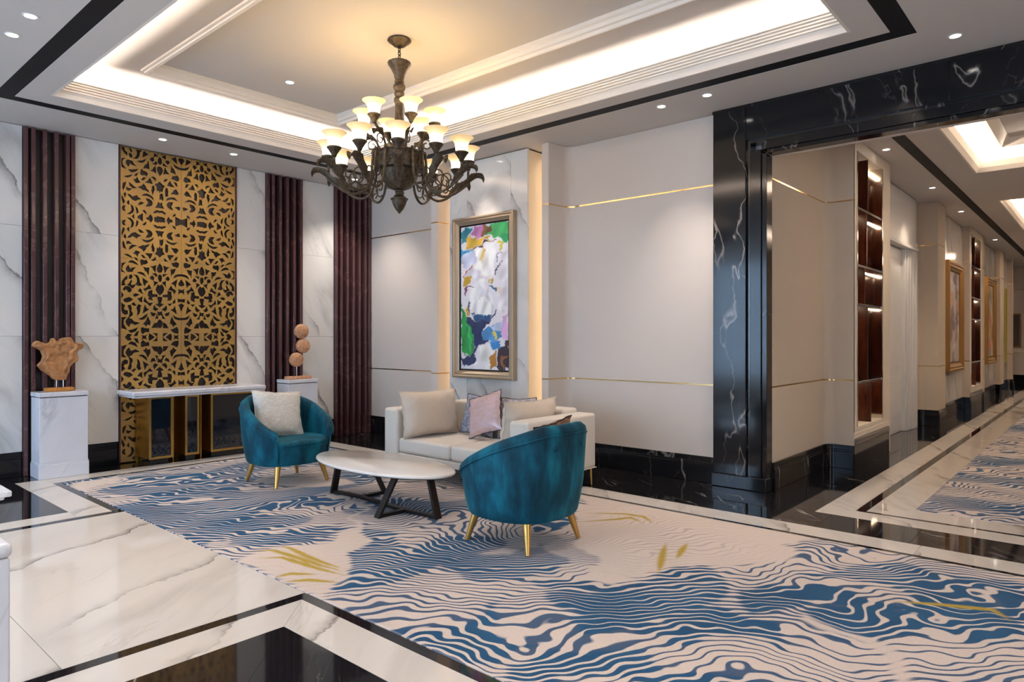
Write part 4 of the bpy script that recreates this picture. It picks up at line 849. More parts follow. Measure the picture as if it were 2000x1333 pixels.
PB = [((40, 140, 160), [(172, 155), (250, 145), (245, 200), (210, 240), (172, 245)]), ((205, 130, 190), [(265, 140), (350, 135), (345, 215), (290, 228), (250, 200)]), ((70, 190, 110), [(385, 130), (520, 105), (520, 292), (478, 290), (450, 230), (370, 222), (355, 190)]),
 ((30, 150, 90), [(450, 230), (520, 200), (520, 270), (490, 285)]), ((130, 90, 50), [(340, 150), (390, 150), (395, 175), (350, 225), (330, 215)]), ((205, 165, 50), [(205, 232), (250, 215), (330, 235), (410, 238), (330, 262), (270, 298), (208, 290)]), ((70, 25, 30), [(195, 288), (265, 303), (340, 262), (425, 236), (450, 262), (420, 246), (345, 272), (262, 315)]),
 ((40, 150, 205), [(172, 290), (240, 312), (272, 320), (225, 358), (172, 352)]), ((196, 204, 232), [(172, 352), (280, 312), (292, 400), (240, 432), (172, 430)]), ((200, 170, 90), [(338, 272), (350, 300), (330, 385), (312, 402), (325, 330)]),
 ((195, 185, 40), [(452, 268), (485, 288), (462, 338), (448, 305)]), ((185, 30, 50), [(258, 436), (188, 482), (190, 530), (206, 565), (200, 520), (196, 488), (260, 446)]), ((205, 165, 40), [(192, 570), (205, 512), (240, 490), (242, 540), (216, 578)]),
 ((110, 55, 105), [(192, 640), (200, 592), (245, 570), (268, 590), (230, 590), (214, 620), (212, 668)]), ((45, 60, 95), [(438, 405), (465, 340), (468, 350), (445, 412)]), ((45, 60, 95), [(415, 500), (440, 450), (475, 415), (445, 462), (422, 505)]),
 ((195, 165, 50), [(380, 555), (410, 532), (418, 562), (405, 578)]), ((35, 90, 135), [(372, 575), (445, 600), (435, 638), (390, 608)]), ((215, 190, 165), [(430, 590), (470, 600), (450, 650)]), ((40, 55, 95), [(222, 668), (245, 720), (235, 800), (225, 740)]),
 ((200, 160, 40), [(200, 740), (228, 725), (232, 795), (212, 800)]), ((20, 150, 70), [(178, 700), (205, 800), (262, 832), (278, 900), (272, 1050), (240, 1122), (190, 1085), (172, 900)]), ((60, 190, 110), [(205, 850), (235, 900), (255, 1000), (240, 1090), (235, 980)]),
 ((20, 40, 92), [(225, 800), (280, 838), (380, 832), (432, 770), (428, 805), (380, 852), (330, 905), (385, 995), (300, 1012), (272, 1152), (185, 1190), (172, 1095), (240, 1122), (276, 1040), (266, 900), (218, 850)]), ((25, 80, 130), [(240, 770), (285, 800), (400, 790), (380, 838), (280, 838)]),
 ((238, 240, 245), [(245, 690), (300, 660), (410, 720), (415, 770), (370, 805), (350, 790), (330, 815), (300, 790), (270, 800)]), ((70, 140, 200), [(318, 935), (400, 868), (465, 858), (472, 950), (420, 1002), (340, 972)]), ((190, 205, 235), [(380, 880), (455, 855), (480, 830), (470, 900), (420, 920)]),
 ((220, 172, 218), [(470, 810), (520, 785), (520, 985), (478, 982), (468, 900)]), ((225, 205, 90), [(405, 930), (425, 915), (430, 970), (412, 985)]), ((45, 28, 48), [(445, 1025), (520, 980), (520, 1195), (425, 1195), (440, 1090)]), ((40, 130, 200), [(390, 1000), (450, 990), (462, 1050), (412, 1062)]),
 ((238, 238, 236), [(305, 1035), (380, 1018), (412, 1070), (402, 1195), (350, 1185), (310, 1090)]), ((185, 125, 50), [(398, 1080), (428, 1068), (422, 1195), (398, 1195)]), ((235, 240, 245), [(245, 1195), (288, 1122), (300, 1165), (280, 1195)]), ((235, 240, 245), [(180, 1180), (225, 1160), (200, 1195)]), ((150, 90, 40), [(470, 1100), (495, 1080), (490, 1185), (470, 1190)])]
def paint_grid(name, x, y, z, uu, vv, blobs, base, seed, parent, mat='canvas', soft={}):
    c = np.zeros(uu.shape + (3,)) + np.array(S(*base)[:3]); n1 = fnoise(uu * 1.0, vv, 70, seed); n2 = fnoise(uu, vv, 70, seed + 1); n3 = fnoise(uu, vv, 24, seed + 2); n4 = fnoise(uu, vv, 24, seed + 3)
    a = uu + 7 * n1 + 2.0 * n3; b = vv + 10 * n2 + 2.5 * n4
    for k, (col, poly) in enumerate(blobs):
        m = blur(inpoly(a, b, poly).astype(float), soft.get(k, 1))[..., None]; tone = (1 + .13 * fnoise(uu * 1.8 + .4 * vv, vv * .8, 130, seed + 10 + k))[..., None]
        c = c * (1 - m) + m * np.clip(np.array(S(*col)[:3]) * tone, 0, 1)
    return grid_plane(name, x, y, z, M[mat], dict(paint=c), parent)
M['frame_silver'] = M_plain('champagne_frame', S(178, 160, 138), .35, .6)
M['frame_gold'] = M_plain('antique_gold_frame', S(160, 120, 66), .45, .6)
def frame_parts(root, w_, h_, bw, d, mat, to):
    """picture frame centred on its root, built in (a across, b up, c out) and mapped by to()"""
    prof = [(0, 0), (0, d * .85), (bw * .12, d), (bw * .3, d), (bw * .42, d * .82), (bw * .62, d * .86), (bw * .8, d * .6), (bw * .97, d * .5), (bw, d * .5), (bw, 0)]
    mb = MB().ringsweep([(o, c) for o, c in prof], (-w_ / 2, w_ / 2, -h_ / 2, h_ / 2)); mb.v = [to(a, b, c) for a, b, c in mb.v]; mb.build('picture_frame', M[mat], root, smooth=True, sharp=25)
    q = bw + .018; mb = MB().ringsweep([(bw + .0005, 0), (bw + .0005, d * .34), (q, d * .34), (q, 0)], (-w_ / 2, w_ / 2, -h_ / 2, h_ / 2)); mb.v = [to(a, b, c) for a, b, c in mb.v]; mb.build('inner_slip', M['black_trim'], root)
    mb = MB().box(-w_ / 2 + .01, -h_ / 2 + .01, -.0, w_ / 2 - .01, h_ / 2 - .01, .004); mb.v = [to(a, b, c) for a, b, c in mb.v]; mb.build('back_board', M['slat_back'], root)
PXc, PZc, PW, PH = -5.375, 1.808, .955, 1.862
pic = tag(empty('painting', (PXc, 5.638, PZc)), 'large abstract painting of white petals in a champagne frame above the sofa', 'painting')
frame_parts(pic, PW, PH, .085, .078, 'frame_silver', lambda a, b, c: (a, -c, b))
cwid, chei = PW / 2 - .085 - .016, PH / 2 - .085 - .016
gx, gz = np.meshgrid(np.linspace(-cwid, cwid, 180), np.linspace(-chei, chei, 400))
uu = 172 + (gx + cwid) / (2 * cwid) * 346; vv = 130 + (1 - (gz + chei) / (2 * chei)) * 1070
o = paint_grid('canvas', gx, np.full(gx.shape, -.022), gz, uu, vv, PET + PB, (233, 230, 238), 300, pic, soft={k: 14 for k in range(len(PET))}); o.modifiers.new('solid', 'SOLIDIFY').thickness = .012
def corridor_picture(y0, y1, z0, z1, cols, seed, label, x=XM):
    r = tag(empty('painting', (x + .002, (y0 + y1) / 2, (z0 + z1) / 2)), label, 'painting'); wd, ht = y1 - y0, z1 - z0
    frame_parts(r, wd, ht, .14, .09, 'frame_gold', lambda a, b, c: (c, a, b)); a = wd / 2 - .16; b = ht / 2 - .16
    gy, gz = np.meshgrid(np.linspace(-a, a, 40), np.linspace(-b, b, 90)); rr = np.random.default_rng(seed); bl = []
    for k in range(26):
        cx, cz_ = rr.uniform(0, 300), rr.uniform(0, 900); bl.append((cols[k % len(cols)], [(cx + rr.uniform(20, 60) * math.cos(t), cz_ + rr.uniform(40, 150) * math.sin(t)) for t in np.linspace(0, 2 * PI, 9)[:-1]]))
    paint_grid('canvas', np.full(gy.shape, .03), gy, gz, (gy + a) / (2 * a) * 300, (gz + b) / (2 * b) * 900, bl, (205, 190, 180), seed, r)
corridor_picture(13.15, 14.62, .76, 2.63, [(215, 205, 205), (120, 100, 110), (170, 110, 90), (225, 220, 220), (200, 160, 130), (90, 80, 95)], 500, 'gold framed grey and rust abstract picture, nearest in the corridor')
corridor_picture(17.75, 19.2, .76, 2.66, [(190, 150, 60), (150, 110, 40), (200, 90, 60), (120, 130, 120), (210, 180, 110)], 520, 'gold framed ochre abstract picture farther down the corridor')
o = boxo('corridor_banner', XM + .001, 20.6, .70, XM + .05, 21.7, 2.6, M_plain('olive_panel', S(150, 140, 30), .5)); tag(o, 'narrow olive green wall panel near the end of the corridor', 'wall panel')
r = tag(empty('painting', (-2.16, 24.99, 1.55)), 'small dark framed picture on the corridor end wall', 'painting')
frame_parts(r, .28, 1.0, .05, .05, 'frame_gold', lambda a, b, c: (a, -c, b)); boxo('canvas', -.09, -.03, -.45, .09, -.01, .45, M_plain('dark_canvas', S(80, 74, 72), .5), r)
# ================================================================ upholstery materials
def M_velvet():
    t = NT('teal_velvet'); p = t.obj(); f = t.noise(t.mapping(p, (0, 0, 0), (1.3, 1.3, .55)), 4.2, 3, .55, .25); g = t.noise(t.mapping(p, (0, 0, 0), (1, 1, .35)), 16, 4, .65, .2); h = t.math('ADD', t.math('MULTIPLY', f, .75), t.math('MULTIPLY', g, .25))
    c = t.ramp(h, [(.36, S(0, 38, 54)), (.5, S(0, 68, 88)), (.64, S(6, 106, 128))]); t.set(Base_Color=c, Roughness=.75, Specular_IOR_Level=.3, Sheen_Weight=.4, Sheen_Roughness=.35, Sheen_Tint=S(70, 190, 210)); return t.m
M['velvet'] = M_velvet()
def M_linen(name, col, amt=.9):
    t = NT(name); a = t.noise(t.mapping(t.obj(), (0, 0, 0), (12, 12, 110)), 2.0, 3); b = t.noise(t.mapping(t.obj(), (0, 0, 0), (110, 110, 10)), 2.0, 3); h = t.math('ADD', t.math('MULTIPLY', a, .5), t.math('MULTIPLY', b, .5))
    t.set(Base_Color=t.mix(h, tuple(x * amt for x in col[:3]) + (1,), col), Roughness=.9, Specular_IOR_Level=.15, Sheen_Weight=.1); t.bump(h, .2, .002); return t.m
M['sofa'] = M_linen('cream_sofa_linen', S(228, 218, 206)); M['linen'] = M_linen('beige_linen_cushion', S(222, 207, 190), .80)
def M_foil(name, c0, c1, metal=.45, sc_=17.0, rough=.38):
    t = NT(name); f = t.noise(t.mapping(t.obj(), (.3, .2, .5), (1, 2.2, 2.2)), sc_, 5, .7, 1.5); k = t.ramp(f, [(.40, 0.0), (.62, 1.0)]); t.set(Base_Color=t.mix(k, c0, c1), Roughness=t.math('ADD', rough, t.math('MULTIPLY', k, -.08)), Metallic=t.math('MULTIPLY', k, metal)); t.bump(t.noise(t.obj(), 60, 3), .3, .003); return t.m
M['foil_blue'] = M_foil('blue_silver_brocade', S(92, 108, 136), S(196, 198, 212)); M['foil_pink'] = M_foil('rose_silver_brocade', S(196, 164, 152), S(206, 186, 198)); M['foil_grey'] = M_foil('grey_silver_brocade', S(120, 112, 112), S(206, 202, 214)); M['foil_brown'] = M_foil('bronze_brocade', S(96, 64, 52), S(176, 130, 104))
M['silver_cloth'] = M_foil('silver_scale_cloth', S(200, 196, 188), S(224, 221, 214), .15, 16.0, .5)
M['piping'] = M_plain('dark_piping', S(50, 40, 44), .7)
M['leg_gold'] = M_plain('satin_gold_leg', S(206, 164, 92), .3, .85)
def cushion_mesh(w_, h_, d, pinch=.10, n=18):
    """pillow: pinched corners, full middle; local x across, z up, y thickness"""
    mb = MB(); idx = {}
    def pt(u, v, s):
        e = max(abs(u), abs(v)); k = 1 - pinch * (1 - min(abs(u), abs(v)) ** 1.5) * (e ** 3)
        x = u * w_ / 2 * k; z = v * h_ / 2 * k
        t = (max(0, (1 - u ** 4)) * max(0, (1 - v ** 4))) ** .55; t *= (1 - .10 * (u * u + v * v))
        wr = .006 * math.sin(9 * u + 5 * v * s) * math.sin(7 * v - 4 * u) * t * (abs(u) + abs(v)) + .005 * math.sin(14 * (u * v) + 3 * s) * e; return (x, s * d / 2 * t + wr, z)
    g = [2 * i / n - 1 for i in range(n + 1)]; vs_ = []; fs = []
    for s in (-1, 1):
        b = len(vs_)
        for v in g:
            for u in g: vs_.append(pt(u, v, s))
        for j in range(n):
            for i in range(n):
                q = (b + j * (n + 1) + i, b + j * (n + 1) + i + 1, b + (j + 1) * (n + 1) + i + 1, b + (j + 1) * (n + 1) + i); fs.append(q if s < 0 else q[::-1])
    mb.add(vs_, fs); edge = [pt(u, -1, 1) for u in g] + [pt(1, v, 1) for v in g[1:]] + [pt(u, 1, 1) for u in g[::-1][1:]] + [pt(-1, v, 1) for v in g[::-1][1:-1]]
    return mb, edge
def cushion(name, w_, h_, d, mat, loc, rot, label, pip=None, pinch=.1, group='scatter cushions'):
    r = tag(empty(name, loc), label, 'cushion', group); r.rotation_euler = rot
    mb, edge = cushion_mesh(w_, h_, d, pinch); o = mb.build('cover', M[mat], r, smooth=True, sharp=120)
    me = o.data; bm = bmesh.new(); bm.from_mesh(me); bmesh.ops.remove_doubles(bm, verts=bm.verts, dist=1e-5); bm.to_mesh(me); bm.free()
    MB().tube(edge, .0045, 6, closed=True).build('piping', M[pip or mat], r, smooth=True)
    return r
# ================================================================ tub armchairs
def make_chair(name, loc, rz, label):
    r = tag(empty(name, loc, rz), label, 'armchair', 'teal velvet armchairs')
    AX, AY = .395, .395
    def out(th, k=1.0):      # superellipse; th = 0 is the back (-x)
        c, s = math.cos(th), math.sin(th); e = 2.5; q = (abs(c) ** e + abs(s) ** e) ** (-1 / e); return (-AX * q * c * k, AY * q * s * k)
    TE = math.radians(138); N = 44; ths = [-TE + 2 * TE * i / N for i in range(N + 1)]
    def top(th):
        a = abs(th) / TE; return .800 - .300 * (max(0, a - .18) / .82) ** 1.35
    vs_ = []; fs = []; rings = []
    for th in ths:
        zt = top(th); ring_ = []; fade = 1 - .35 * max(0, (abs(th) / TE - .75) / .25)
        th_ = .085 * fade
        for z, k in ((.195, .83), (.215, .865), (.30, .91), (.42, .955), (zt - .05, 1.0)):
            x, y = out(th, k); ring_.append((x, y, min(z, zt - .05)))
        xo, yo = out(th, 1.0); L_ = math.hypot(xo, yo); nx, ny = xo / L_, yo / L_
        for a in (30, 75, 115, 160):
            q = math.radians(a); cxx = L_ - th_ / 2; ring_.append((nx * (cxx + th_ / 2 * math.cos(q)), ny * (cxx + th_ / 2 * math.cos(q)), zt - .045 + .045 * math.sin(q)))
        for z, dk in ((zt - .07, .0), (.52 if zt > .62 else zt - .09, -.012), (.40, -.03), (.33, -.03)):
            zz = min(z, zt - .06); ring_.append((nx * (L_ - th_ + dk * 0 - (.0 if zz > .5 else .0)) , ny * (L_ - th_), zz))
        rings.append(ring_)
    m = len(rings[0])
    for ring_ in rings: vs_ += ring_
    for i in range(N):
        for j in range(m - 1): fs.append((i * m + j, i * m + j + 1, (i + 1) * m + j + 1, (i + 1) * m + j))
    fs += [tuple(range(m)), tuple(N * m + j for j in range(m - 1, -1, -1))]
    o = MB().add(vs_, fs).build('shell', M['velvet'], r, smooth=True, sharp=75)
    # seam piping just under the rim, outside
    pts = [(out(th, 1.004)[0], out(th, 1.004)[1], top(th) - .062) for th in ths]; MB().tube(pts, .005, 6).build('shell_seam', M['velvet'], r, smooth=True)
    # seat base filling the front
    full = [2 * PI * i / 64 for i in range(64)]
    def loop(k, z, kin=.90): return [(out(t, k)[0] if True else 0, out(t, k)[1], z) for t in full]
    def slab(levels, nm):
        v2 = []; f2 = []
        for k, z in levels: v2 += loop(k, z)
        for j in range(len(levels) - 1):
            for i in range(64): f2.append((j * 64 + i, j * 64 + (i + 1) % 64, (j + 1) * 64 + (i + 1) % 64, (j + 1) * 64 + i))
        f2 += [tuple(range(63, -1, -1)), tuple((len(levels) - 1) * 64 + i for i in range(64))]
        return MB().add(v2, f2).build(nm, M['velvet'], r, smooth=True, sharp=60)
    slab([(.78, .1945), (.815, .20), (.845, .225), (.875, .30), (.885, .352)], 'seat_base')
    sc_ = slab([(.86, .353), (.895, .36), (.905, .385), (.89, .402), (.80, .414), (.6, .420), (.3, .422), (.05, .423)], 'seat_cushion')
    MB().tube([(p[0], p[1], .357) for p in loop(.898, 0)], .006, 6, closed=True).build('piping', M['velvet'], sc_, smooth=True)
    # buttons on the inside and one on the outside of the back
    for th, z in ((-.75, .60), (-.38, .66), (0, .68), (.38, .66), (.75, .60), (-.55, .54), (.55, .54), (0, .56)):
        x, y = out(th, 1); L_ = math.hypot(x, y); q = (L_ - .082) / L_; MB().lathe([(.001, -.004), (.010, -.003), (.013, 0), (.010, .003), (.001, .004)], 10).build('button', M['velvet'], r, smooth=True, loc=(x * q, y * q, z), rot=(0, PI / 2, math.atan2(y, x)))
    for th, z in ((-.35, .66), (.35, .66)):
        x, y = out(th, 1.0); MB().lathe([(.001, -.004), (.014, -.003), (.018, 0), (.014, .003), (.001, .004)], 12).build('button', M['velvet'], r, smooth=True, loc=(x, y, z), rot=(0, PI / 2, math.atan2(y, x)))
    for sx in (-1, 1):
        for sy in (-1, 1):
            pts = [(sx * .215, sy * .215, .205), (sx * .262, sy * .262, .0062)]; MB().tube(pts, [.029, .015], 12).build('leg', M['leg_gold'], r, smooth=True, sharp=60)
    return r
make_chair('armchair', (-5.80, 3.395, .0042), 0, 'teal velvet tub armchair facing us with the silver cushion')
make_chair('armchair', (-2.945, 3.45, .0042), PI, 'teal velvet tub armchair seen from behind at the right')
cushion('cushion', .46, .46, .15, 'silver_cloth', (-5.93, 3.375, .625), (math.radians(-24), math.radians(4), math.radians(78)), 'square silver cushion on the far teal armchair', pinch=.09)
cushion('cushion', .46, .40, .14, 'foil_brown', (-2.86, 3.60, .60), (math.radians(18), math.radians(-5), math.radians(96)), 'bronze cushion peeking over the near teal armchair', 'piping')

# ================================================================ sofa
SX, SY = -4.455, 4.68; W2 = .925; D2 = .485
so = tag(empty('sofa', (SX, SY, .0042)), 'cream linen two seat sofa with square arms', 'sofa')
boxo('base_frame', -W2 + .01, -D2 + .012, .165, W2 - .01, D2 - .01, .232, M['sofa'], so, bevel=.012)
for s in (-1, 1):
    a, b = (-W2, -W2 + .205) if s < 0 else (W2 - .205, W2)
    MB().box(a, -D2, .16, b, D2, .655).build('arm', M['sofa'], so, bevel=.028, seg=4)
    boxo('arm_base_piping', a - .002, -D2 - .003, .158, b + .002, D2 + .002, .166, M['linen'], so, bevel=.003)
    c = MB().box(.006 if s > 0 else -W2 + .21, -D2 + .008, .234, W2 - .21 if s > 0 else -.006, .26, .375).build('seat_cushion', M['sofa'], so, bevel=.03, seg=4)
    x0, x1 = (.02, W2 - .225) if s > 0 else (-W2 + .225, -.02)
    MB().tube([(x0, -D2 + .012, .352), (x1, -D2 + .012, .352)], .004, 6).build('seat_piping', M['sofa'], c, smooth=True)
MB().box(-W2 + .206, .265, .233, W2 - .206, D2, .69).build('backrest', M['sofa'], so, bevel=.028, seg=4)
for sx in (-1, 1):
    for sy in (-1, 1): MB().tube([(sx * (W2 - .03), sy * (D2 - .045), .16), (sx * (W2 - .025), sy * (D2 - .04), .001)], [.013, .008], 8).build('leg', M['leg_gold'], so, smooth=True)
cushion('cushion', .68, .45, .23, 'linen', (-5.055, 4.51, .606), (math.radians(-9), 0, math.radians(86)), 'beige linen cushion leaning on the left sofa arm', pinch=.10)
cushion('cushion', .67, .425, .22, 'linen', (-3.862, 4.60, .594), (math.radians(9), 0, math.radians(88)), 'beige linen cushion leaning on the right sofa arm', pinch=.10)
cushion('cushion', .46, .40, .13, 'foil_blue', (-4.70, 4.855, .578), (math.radians(-16), math.radians(2), 0), 'blue and silver patterned cushion against the sofa back', 'piping')
cushion('cushion', .40, .40, .12, 'foil_pink', (-4.475, 4.69, .618), (math.radians(-20), math.radians(-17), math.radians(6)), 'rose and silver cushion tipped on its corner at the sofa centre', 'piping', .07)
cushion('cushion', .44, .40, .13, 'foil_grey', (-4.232, 4.865, .582), (math.radians(-14), math.radians(-3), 0), 'grey and silver cushion behind the right beige cushion', 'piping')

# ================================================================ oval coffee table
M['table_top'] = M_marble('white_table_top', S(236, 230, 224), S(196, 190, 184), .10, (.2, .2, .5), .35, .3, shift=False); M['dark_steel'] = M_plain('dark_bronze_steel', S(46, 40, 38), .4, .6)
tb = tag(empty('coffee_table', (-4.40, 3.41, .0042)), 'low oval white marble coffee table on dark angled legs', 'coffee table')
n = 72; lv = [(.975, .319), (.99, .321), (1.0, .329), (.997, .338), (.985, .345)]; A, B = .775, .345; vs_ = []; fs = []
for k, z in lv: vs_ += [(A * k * math.cos(2 * PI * i / n), (B - A * (1 - k)) * math.sin(2 * PI * i / n), z) for i in range(n)]
for j in range(len(lv) - 1): fs += [(j * n + i, j * n + (i + 1) % n, (j + 1) * n + (i + 1) % n, (j + 1) * n + i) for i in range(n)]
fs += [tuple(range(n - 1, -1, -1)), tuple((len(lv) - 1) * n + i for i in range(n))]
MB().add(vs_, fs).build('tabletop', M['table_top'], tb, smooth=True, sharp=60)
MB().prism([(A * .93 * math.cos(2 * PI * i / n), (B - .05) * math.sin(2 * PI * i / n)) for i in range(n)], .306, .3185).build('under_plate', M['dark_steel'], tb)
def bar(a, b, w_, h_, nm):
    a = Vector(a); b = Vector(b); t = (b - a).normalized(); s = t.cross(Vector((0, 0, 1))); s = s.normalized() if s.length > 1e-4 else Vector((1, 0, 0)); u = s.cross(t); vv = []
    for p in (a, b): vv += [p + s * x * w_ / 2 + u * y * h_ / 2 for x, y in ((-1, -1), (1, -1), (1, 1), (-1, 1))]
    MB().add(vv, [(0, 3, 2, 1), (4, 5, 6, 7), (0, 1, 5, 4), (1, 2, 6, 5), (2, 3, 7, 6), (3, 0, 4, 7)]).build(nm, M['dark_steel'], tb, bevel=.002)
J1, J2 = (-.31, .02, .0132), (.31, -.02, .0132); feet = {1: (-.655, -.01), 4: (-.30, .27), 2: (.295, -.27), 3: (.655, .01)}
bar(J1, J2, .045, .024, 'stretcher')
for k, J in ((1, J1), (4, J1), (2, J2), (3, J2)):
    fx, fy = feet[k]; bar(J, (fx, fy, .0132), .045, .0238, 'foot_bar')
    tx, ty = fx * (.86 if k in (1, 3) else 1.3), fy * (.62 if k in (2, 4) else 1); d = Vector((fx - J[0], fy - J[1], 0)).normalized()
    w_ = .062; e = Vector((d.x, d.y, 0)); q = Vector((-d.y, d.x, 0)); vv = []
    for (cx, cy, cz) in ((fx, fy, .001), (tx, ty, .306)):
        for s1, s2_ in ((-1, -1), (1, -1), (1, 1), (-1, 1)): vv.append(Vector((cx, cy, cz)) + e * s1 * .012 + q * s2_ * w_ / 2)
    MB().add(vv, [(0, 3, 2, 1), (4, 5, 6, 7), (0, 1, 5, 4), (1, 2, 6, 5), (2, 3, 7, 6), (3, 0, 4, 7)]).build('leg', M['dark_steel'], tb, bevel=.002)

# ================================================================ pieces cut by the left edge of the picture
r = tag(empty('pedestal', (-2.295, .325, 0)), 'white marble pedestal cut off by the left edge of the picture', 'pedestal')
boxo('shaft', -.22, -.20, .0008, .20, .13, .79, M['white_stone'], r, bevel=.006); boxo('cap', -.225, -.205, .7905, .205, .135, .83, M['white_stone'], r, bevel=.016, seg=4)
r = tag(empty('side_table', (-5.17, .90, 0)), 'white marble topped low table at the left edge of the picture', 'side table')
boxo('tabletop', -.28, -.22, .405, .28, .17, .44, M['white_stone'], r, bevel=.008, seg=3); boxo('top_lip', -.25, -.19, .385, .25, .14, .4045, M['white_stone'], r, bevel=.008)
boxo('leg', -.12, -.1, .0008, .02, .05, .3845, M['white_stone'], r)
# ================================================================ chandelier
def M_bronze():
    t = NT('aged_bronze'); f = t.noise(t.obj(), 48, 4, .6); g = t.noise(t.obj(), 70, 3); c = t.mix(t.ramp(f, [(.35, 0.0), (.68, 1.0)]), S(56, 48, 40), S(100, 85, 66)); t.set(Base_Color=c, Roughness=t.math('ADD', .34, t.math('MULTIPLY', g, .2)), Metallic=.55); t.bump(g, .25, .004); return t.m
M['bronze'] = M_bronze()
def M_shade():
    t = NT('amber_frosted_glass_shade'); z = t.n('ShaderNodeSeparateXYZ'); t.put(z.inputs[0], t.obj()); k = t.ramp(t.math('MULTIPLY', z.outputs[2], 1 / .11), [(0.0, (1, .93, .74, 1)), (.45, (1, .90, .66, 1)), (.8, (1, .72, .34, 1)), (1.0, (.9, .58, .24, 1))])
    e = t.ramp(t.math('MULTIPLY', z.outputs[2], 1 / .11), [(0.0, 1.0), (.4, .85), (.72, .34), (1.0, .22)])
    t.set(Base_Color=S(240, 214, 160), Roughness=.35, Emission_Color=k, Emission_Strength=t.math('MULTIPLY', e, 1.15)); return t.m
M['shade'] = M_shade()
CX, CY = -4.256, 3.473
ch = tag(empty('chandelier', (CX, CY, 0)), 'two tier bronze chandelier with amber glass bell shades', 'chandelier')
MB().lathe([(.001, IZ - .002), (.088, IZ - .004), (.094, IZ - .014), (.085, IZ - .024), (.070, IZ - .03), (.05, IZ - .052), (.022, IZ - .066), (.010, IZ - .072), (.001, IZ - .072)], 32).build('canopy', M['bronze'], ch, smooth=True, sharp=70)
zc = IZ - .07
for k in range(4):
    c = zc - .014 - .028 * k; a = PI / 2 * (k % 2); MB().tube([(.011 * math.cos(t) * math.cos(a), .011 * math.cos(t) * math.sin(a), c + .020 * math.sin(t)) for t in np.linspace(0, 2 * PI, 15)[:-1]], .004, 6, closed=True).build('chain_link', M['bronze'], ch, smooth=True)
MB().lathe([(.001, 3.548), (.018, 3.552), (.05, 3.546), (.082, 3.540), (.094, 3.530), (.090, 3.515), (.066, 3.48), (.046, 3.44), (.036, 3.40), (.034, 3.385), (.040, 3.380), (.034, 3.374)], 32, flute=(.035, 14)).build('stem_cup', M['bronze'], ch, smooth=True, sharp=60)
MB().lathe([(.034, 3.374), (.036, 3.365), (.046, 3.352), (.050, 3.335), (.044, 3.318), (.036, 3.308), (.034, 3.302), (.041, 3.294), (.042, 3.280), (.034, 3.266), (.033, 3.260), (.040, 3.250), (.044, 3.236), (.040, 3.218), (.033, 3.204)], 28, flute=(.03, 12)).build('stem_knuckle', M['bronze'], ch, smooth=True, sharp=60)
MB().lathe([(.033, 3.204), (.032, 3.17), (.035, 3.10), (.042, 3.04), (.052, 2.98), (.060, 2.93), (.058, 2.88), (.07, 2.84), (.075, 2.82)], 28, flute=(.05, 10)).build('stem_vase', M['bronze'], ch, smooth=True, sharp=60)
MB().lathe([(.05, 2.83), (.165, 2.826), (.188, 2.818), (.192, 2.806), (.184, 2.798), (.184, 2.70), (.194, 2.694), (.192, 2.682), (.176, 2.676), (.05, 2.67)], 40).build('hub_drum', M['bronze'], ch, smooth=True, sharp=50)
for k in range(24):
    a = 2 * PI * k / 24; MB().tube([(.186 * math.cos(a + d), .186 * math.sin(a + d), 2.748 + z) for d, z in ((-.05, .03), (0, .04), (.05, .02), (.05, -.02), (0, -.035), (-.04, -.015), (-.01, .008))], .005, 5).build('drum_relief', M['bronze'], ch, smooth=True)
MB().lathe([(.05, 2.672), (.150, 2.672), (.146, 2.64), (.126, 2.585), (.092, 2.54), (.050, 2.522), (.030, 2.516), (.030, 2.508), (.038, 2.504), (.030, 2.498), (.030, 2.49), (.036, 2.486), (.032, 2.478)], 36, flute=(.03, 12)).build('urn_bowl', M['bronze'], ch, smooth=True, sharp=60)
MB().lathe([(.03, 2.48), (.045, 2.472), (.058, 2.458), (.070, 2.452), (.070, 2.444), (.060, 2.438), (.060, 2.432), (.052, 2.405), (.034, 2.37), (.014, 2.345), (.003, 2.332), (.001, 2.332)], 28, flute=(.02, 10)).build('finial', M['bronze'], ch, smooth=True, sharp=60)
# one lamp arm of each tier, built along +x, then copied round the hub
def leaf(path, wmax, lob, up, name, par):
    """acanthus leaf lying along a path: lobed ribbon with a raised rib"""
    P = bez(path, 30); m = len(P); vs_ = []; fs = []
    for i, p in enumerate(P):
        t = i / (m - 1); w_ = wmax * (math.sin(PI * min(1, t * 1.02)) ** .7 * .95 + .06) * (1 - .20 * abs(math.sin(t * PI * lob)))
        a = Vector(P[max(0, i - 1)]); b = Vector(P[min(m - 1, i + 1)]); tg = (b - a).normalized(); sd = Vector((0, 1, 0)); nr = sd.cross(tg) * -1
        if nr.z < 0: nr = -nr
        q = w_ / wmax
        for s, hgt in ((-1, 1.0), (-.55, .42), (0, .12), (.55, .42), (1, 1.0)): vs_.append(Vector(p) + sd * s * w_ + nr * up * hgt * q)
        for s, hgt in ((.6, .22), (0, -.10), (-.6, .22)): vs_.append(Vector(p) + sd * s * w_ + nr * up * hgt * q)
    for i in range(m - 1):
        for j in range(8): fs.append((i * 8 + j, i * 8 + (j + 1) % 8, (i + 1) * 8 + (j + 1) % 8, (i + 1) * 8 + j))
    fs += [tuple(range(8)), tuple((m - 1) * 8 + j for j in range(7, -1, -1))]
    MB().add(vs_, fs).build(name, M['bronze'], par, smooth=True, sharp=70)
shade_prof = [(.040, 0), (.046, .012), (.048, .030), (.050, .050), (.056, .070), (.068, .088), (.086, .102), (.094, .109), (.091, .111), (.082, .105), (.064, .092), (.052, .073), (.046, .050), (.044, .030), (.040, .010), (.020, .006), (.001, .006)]
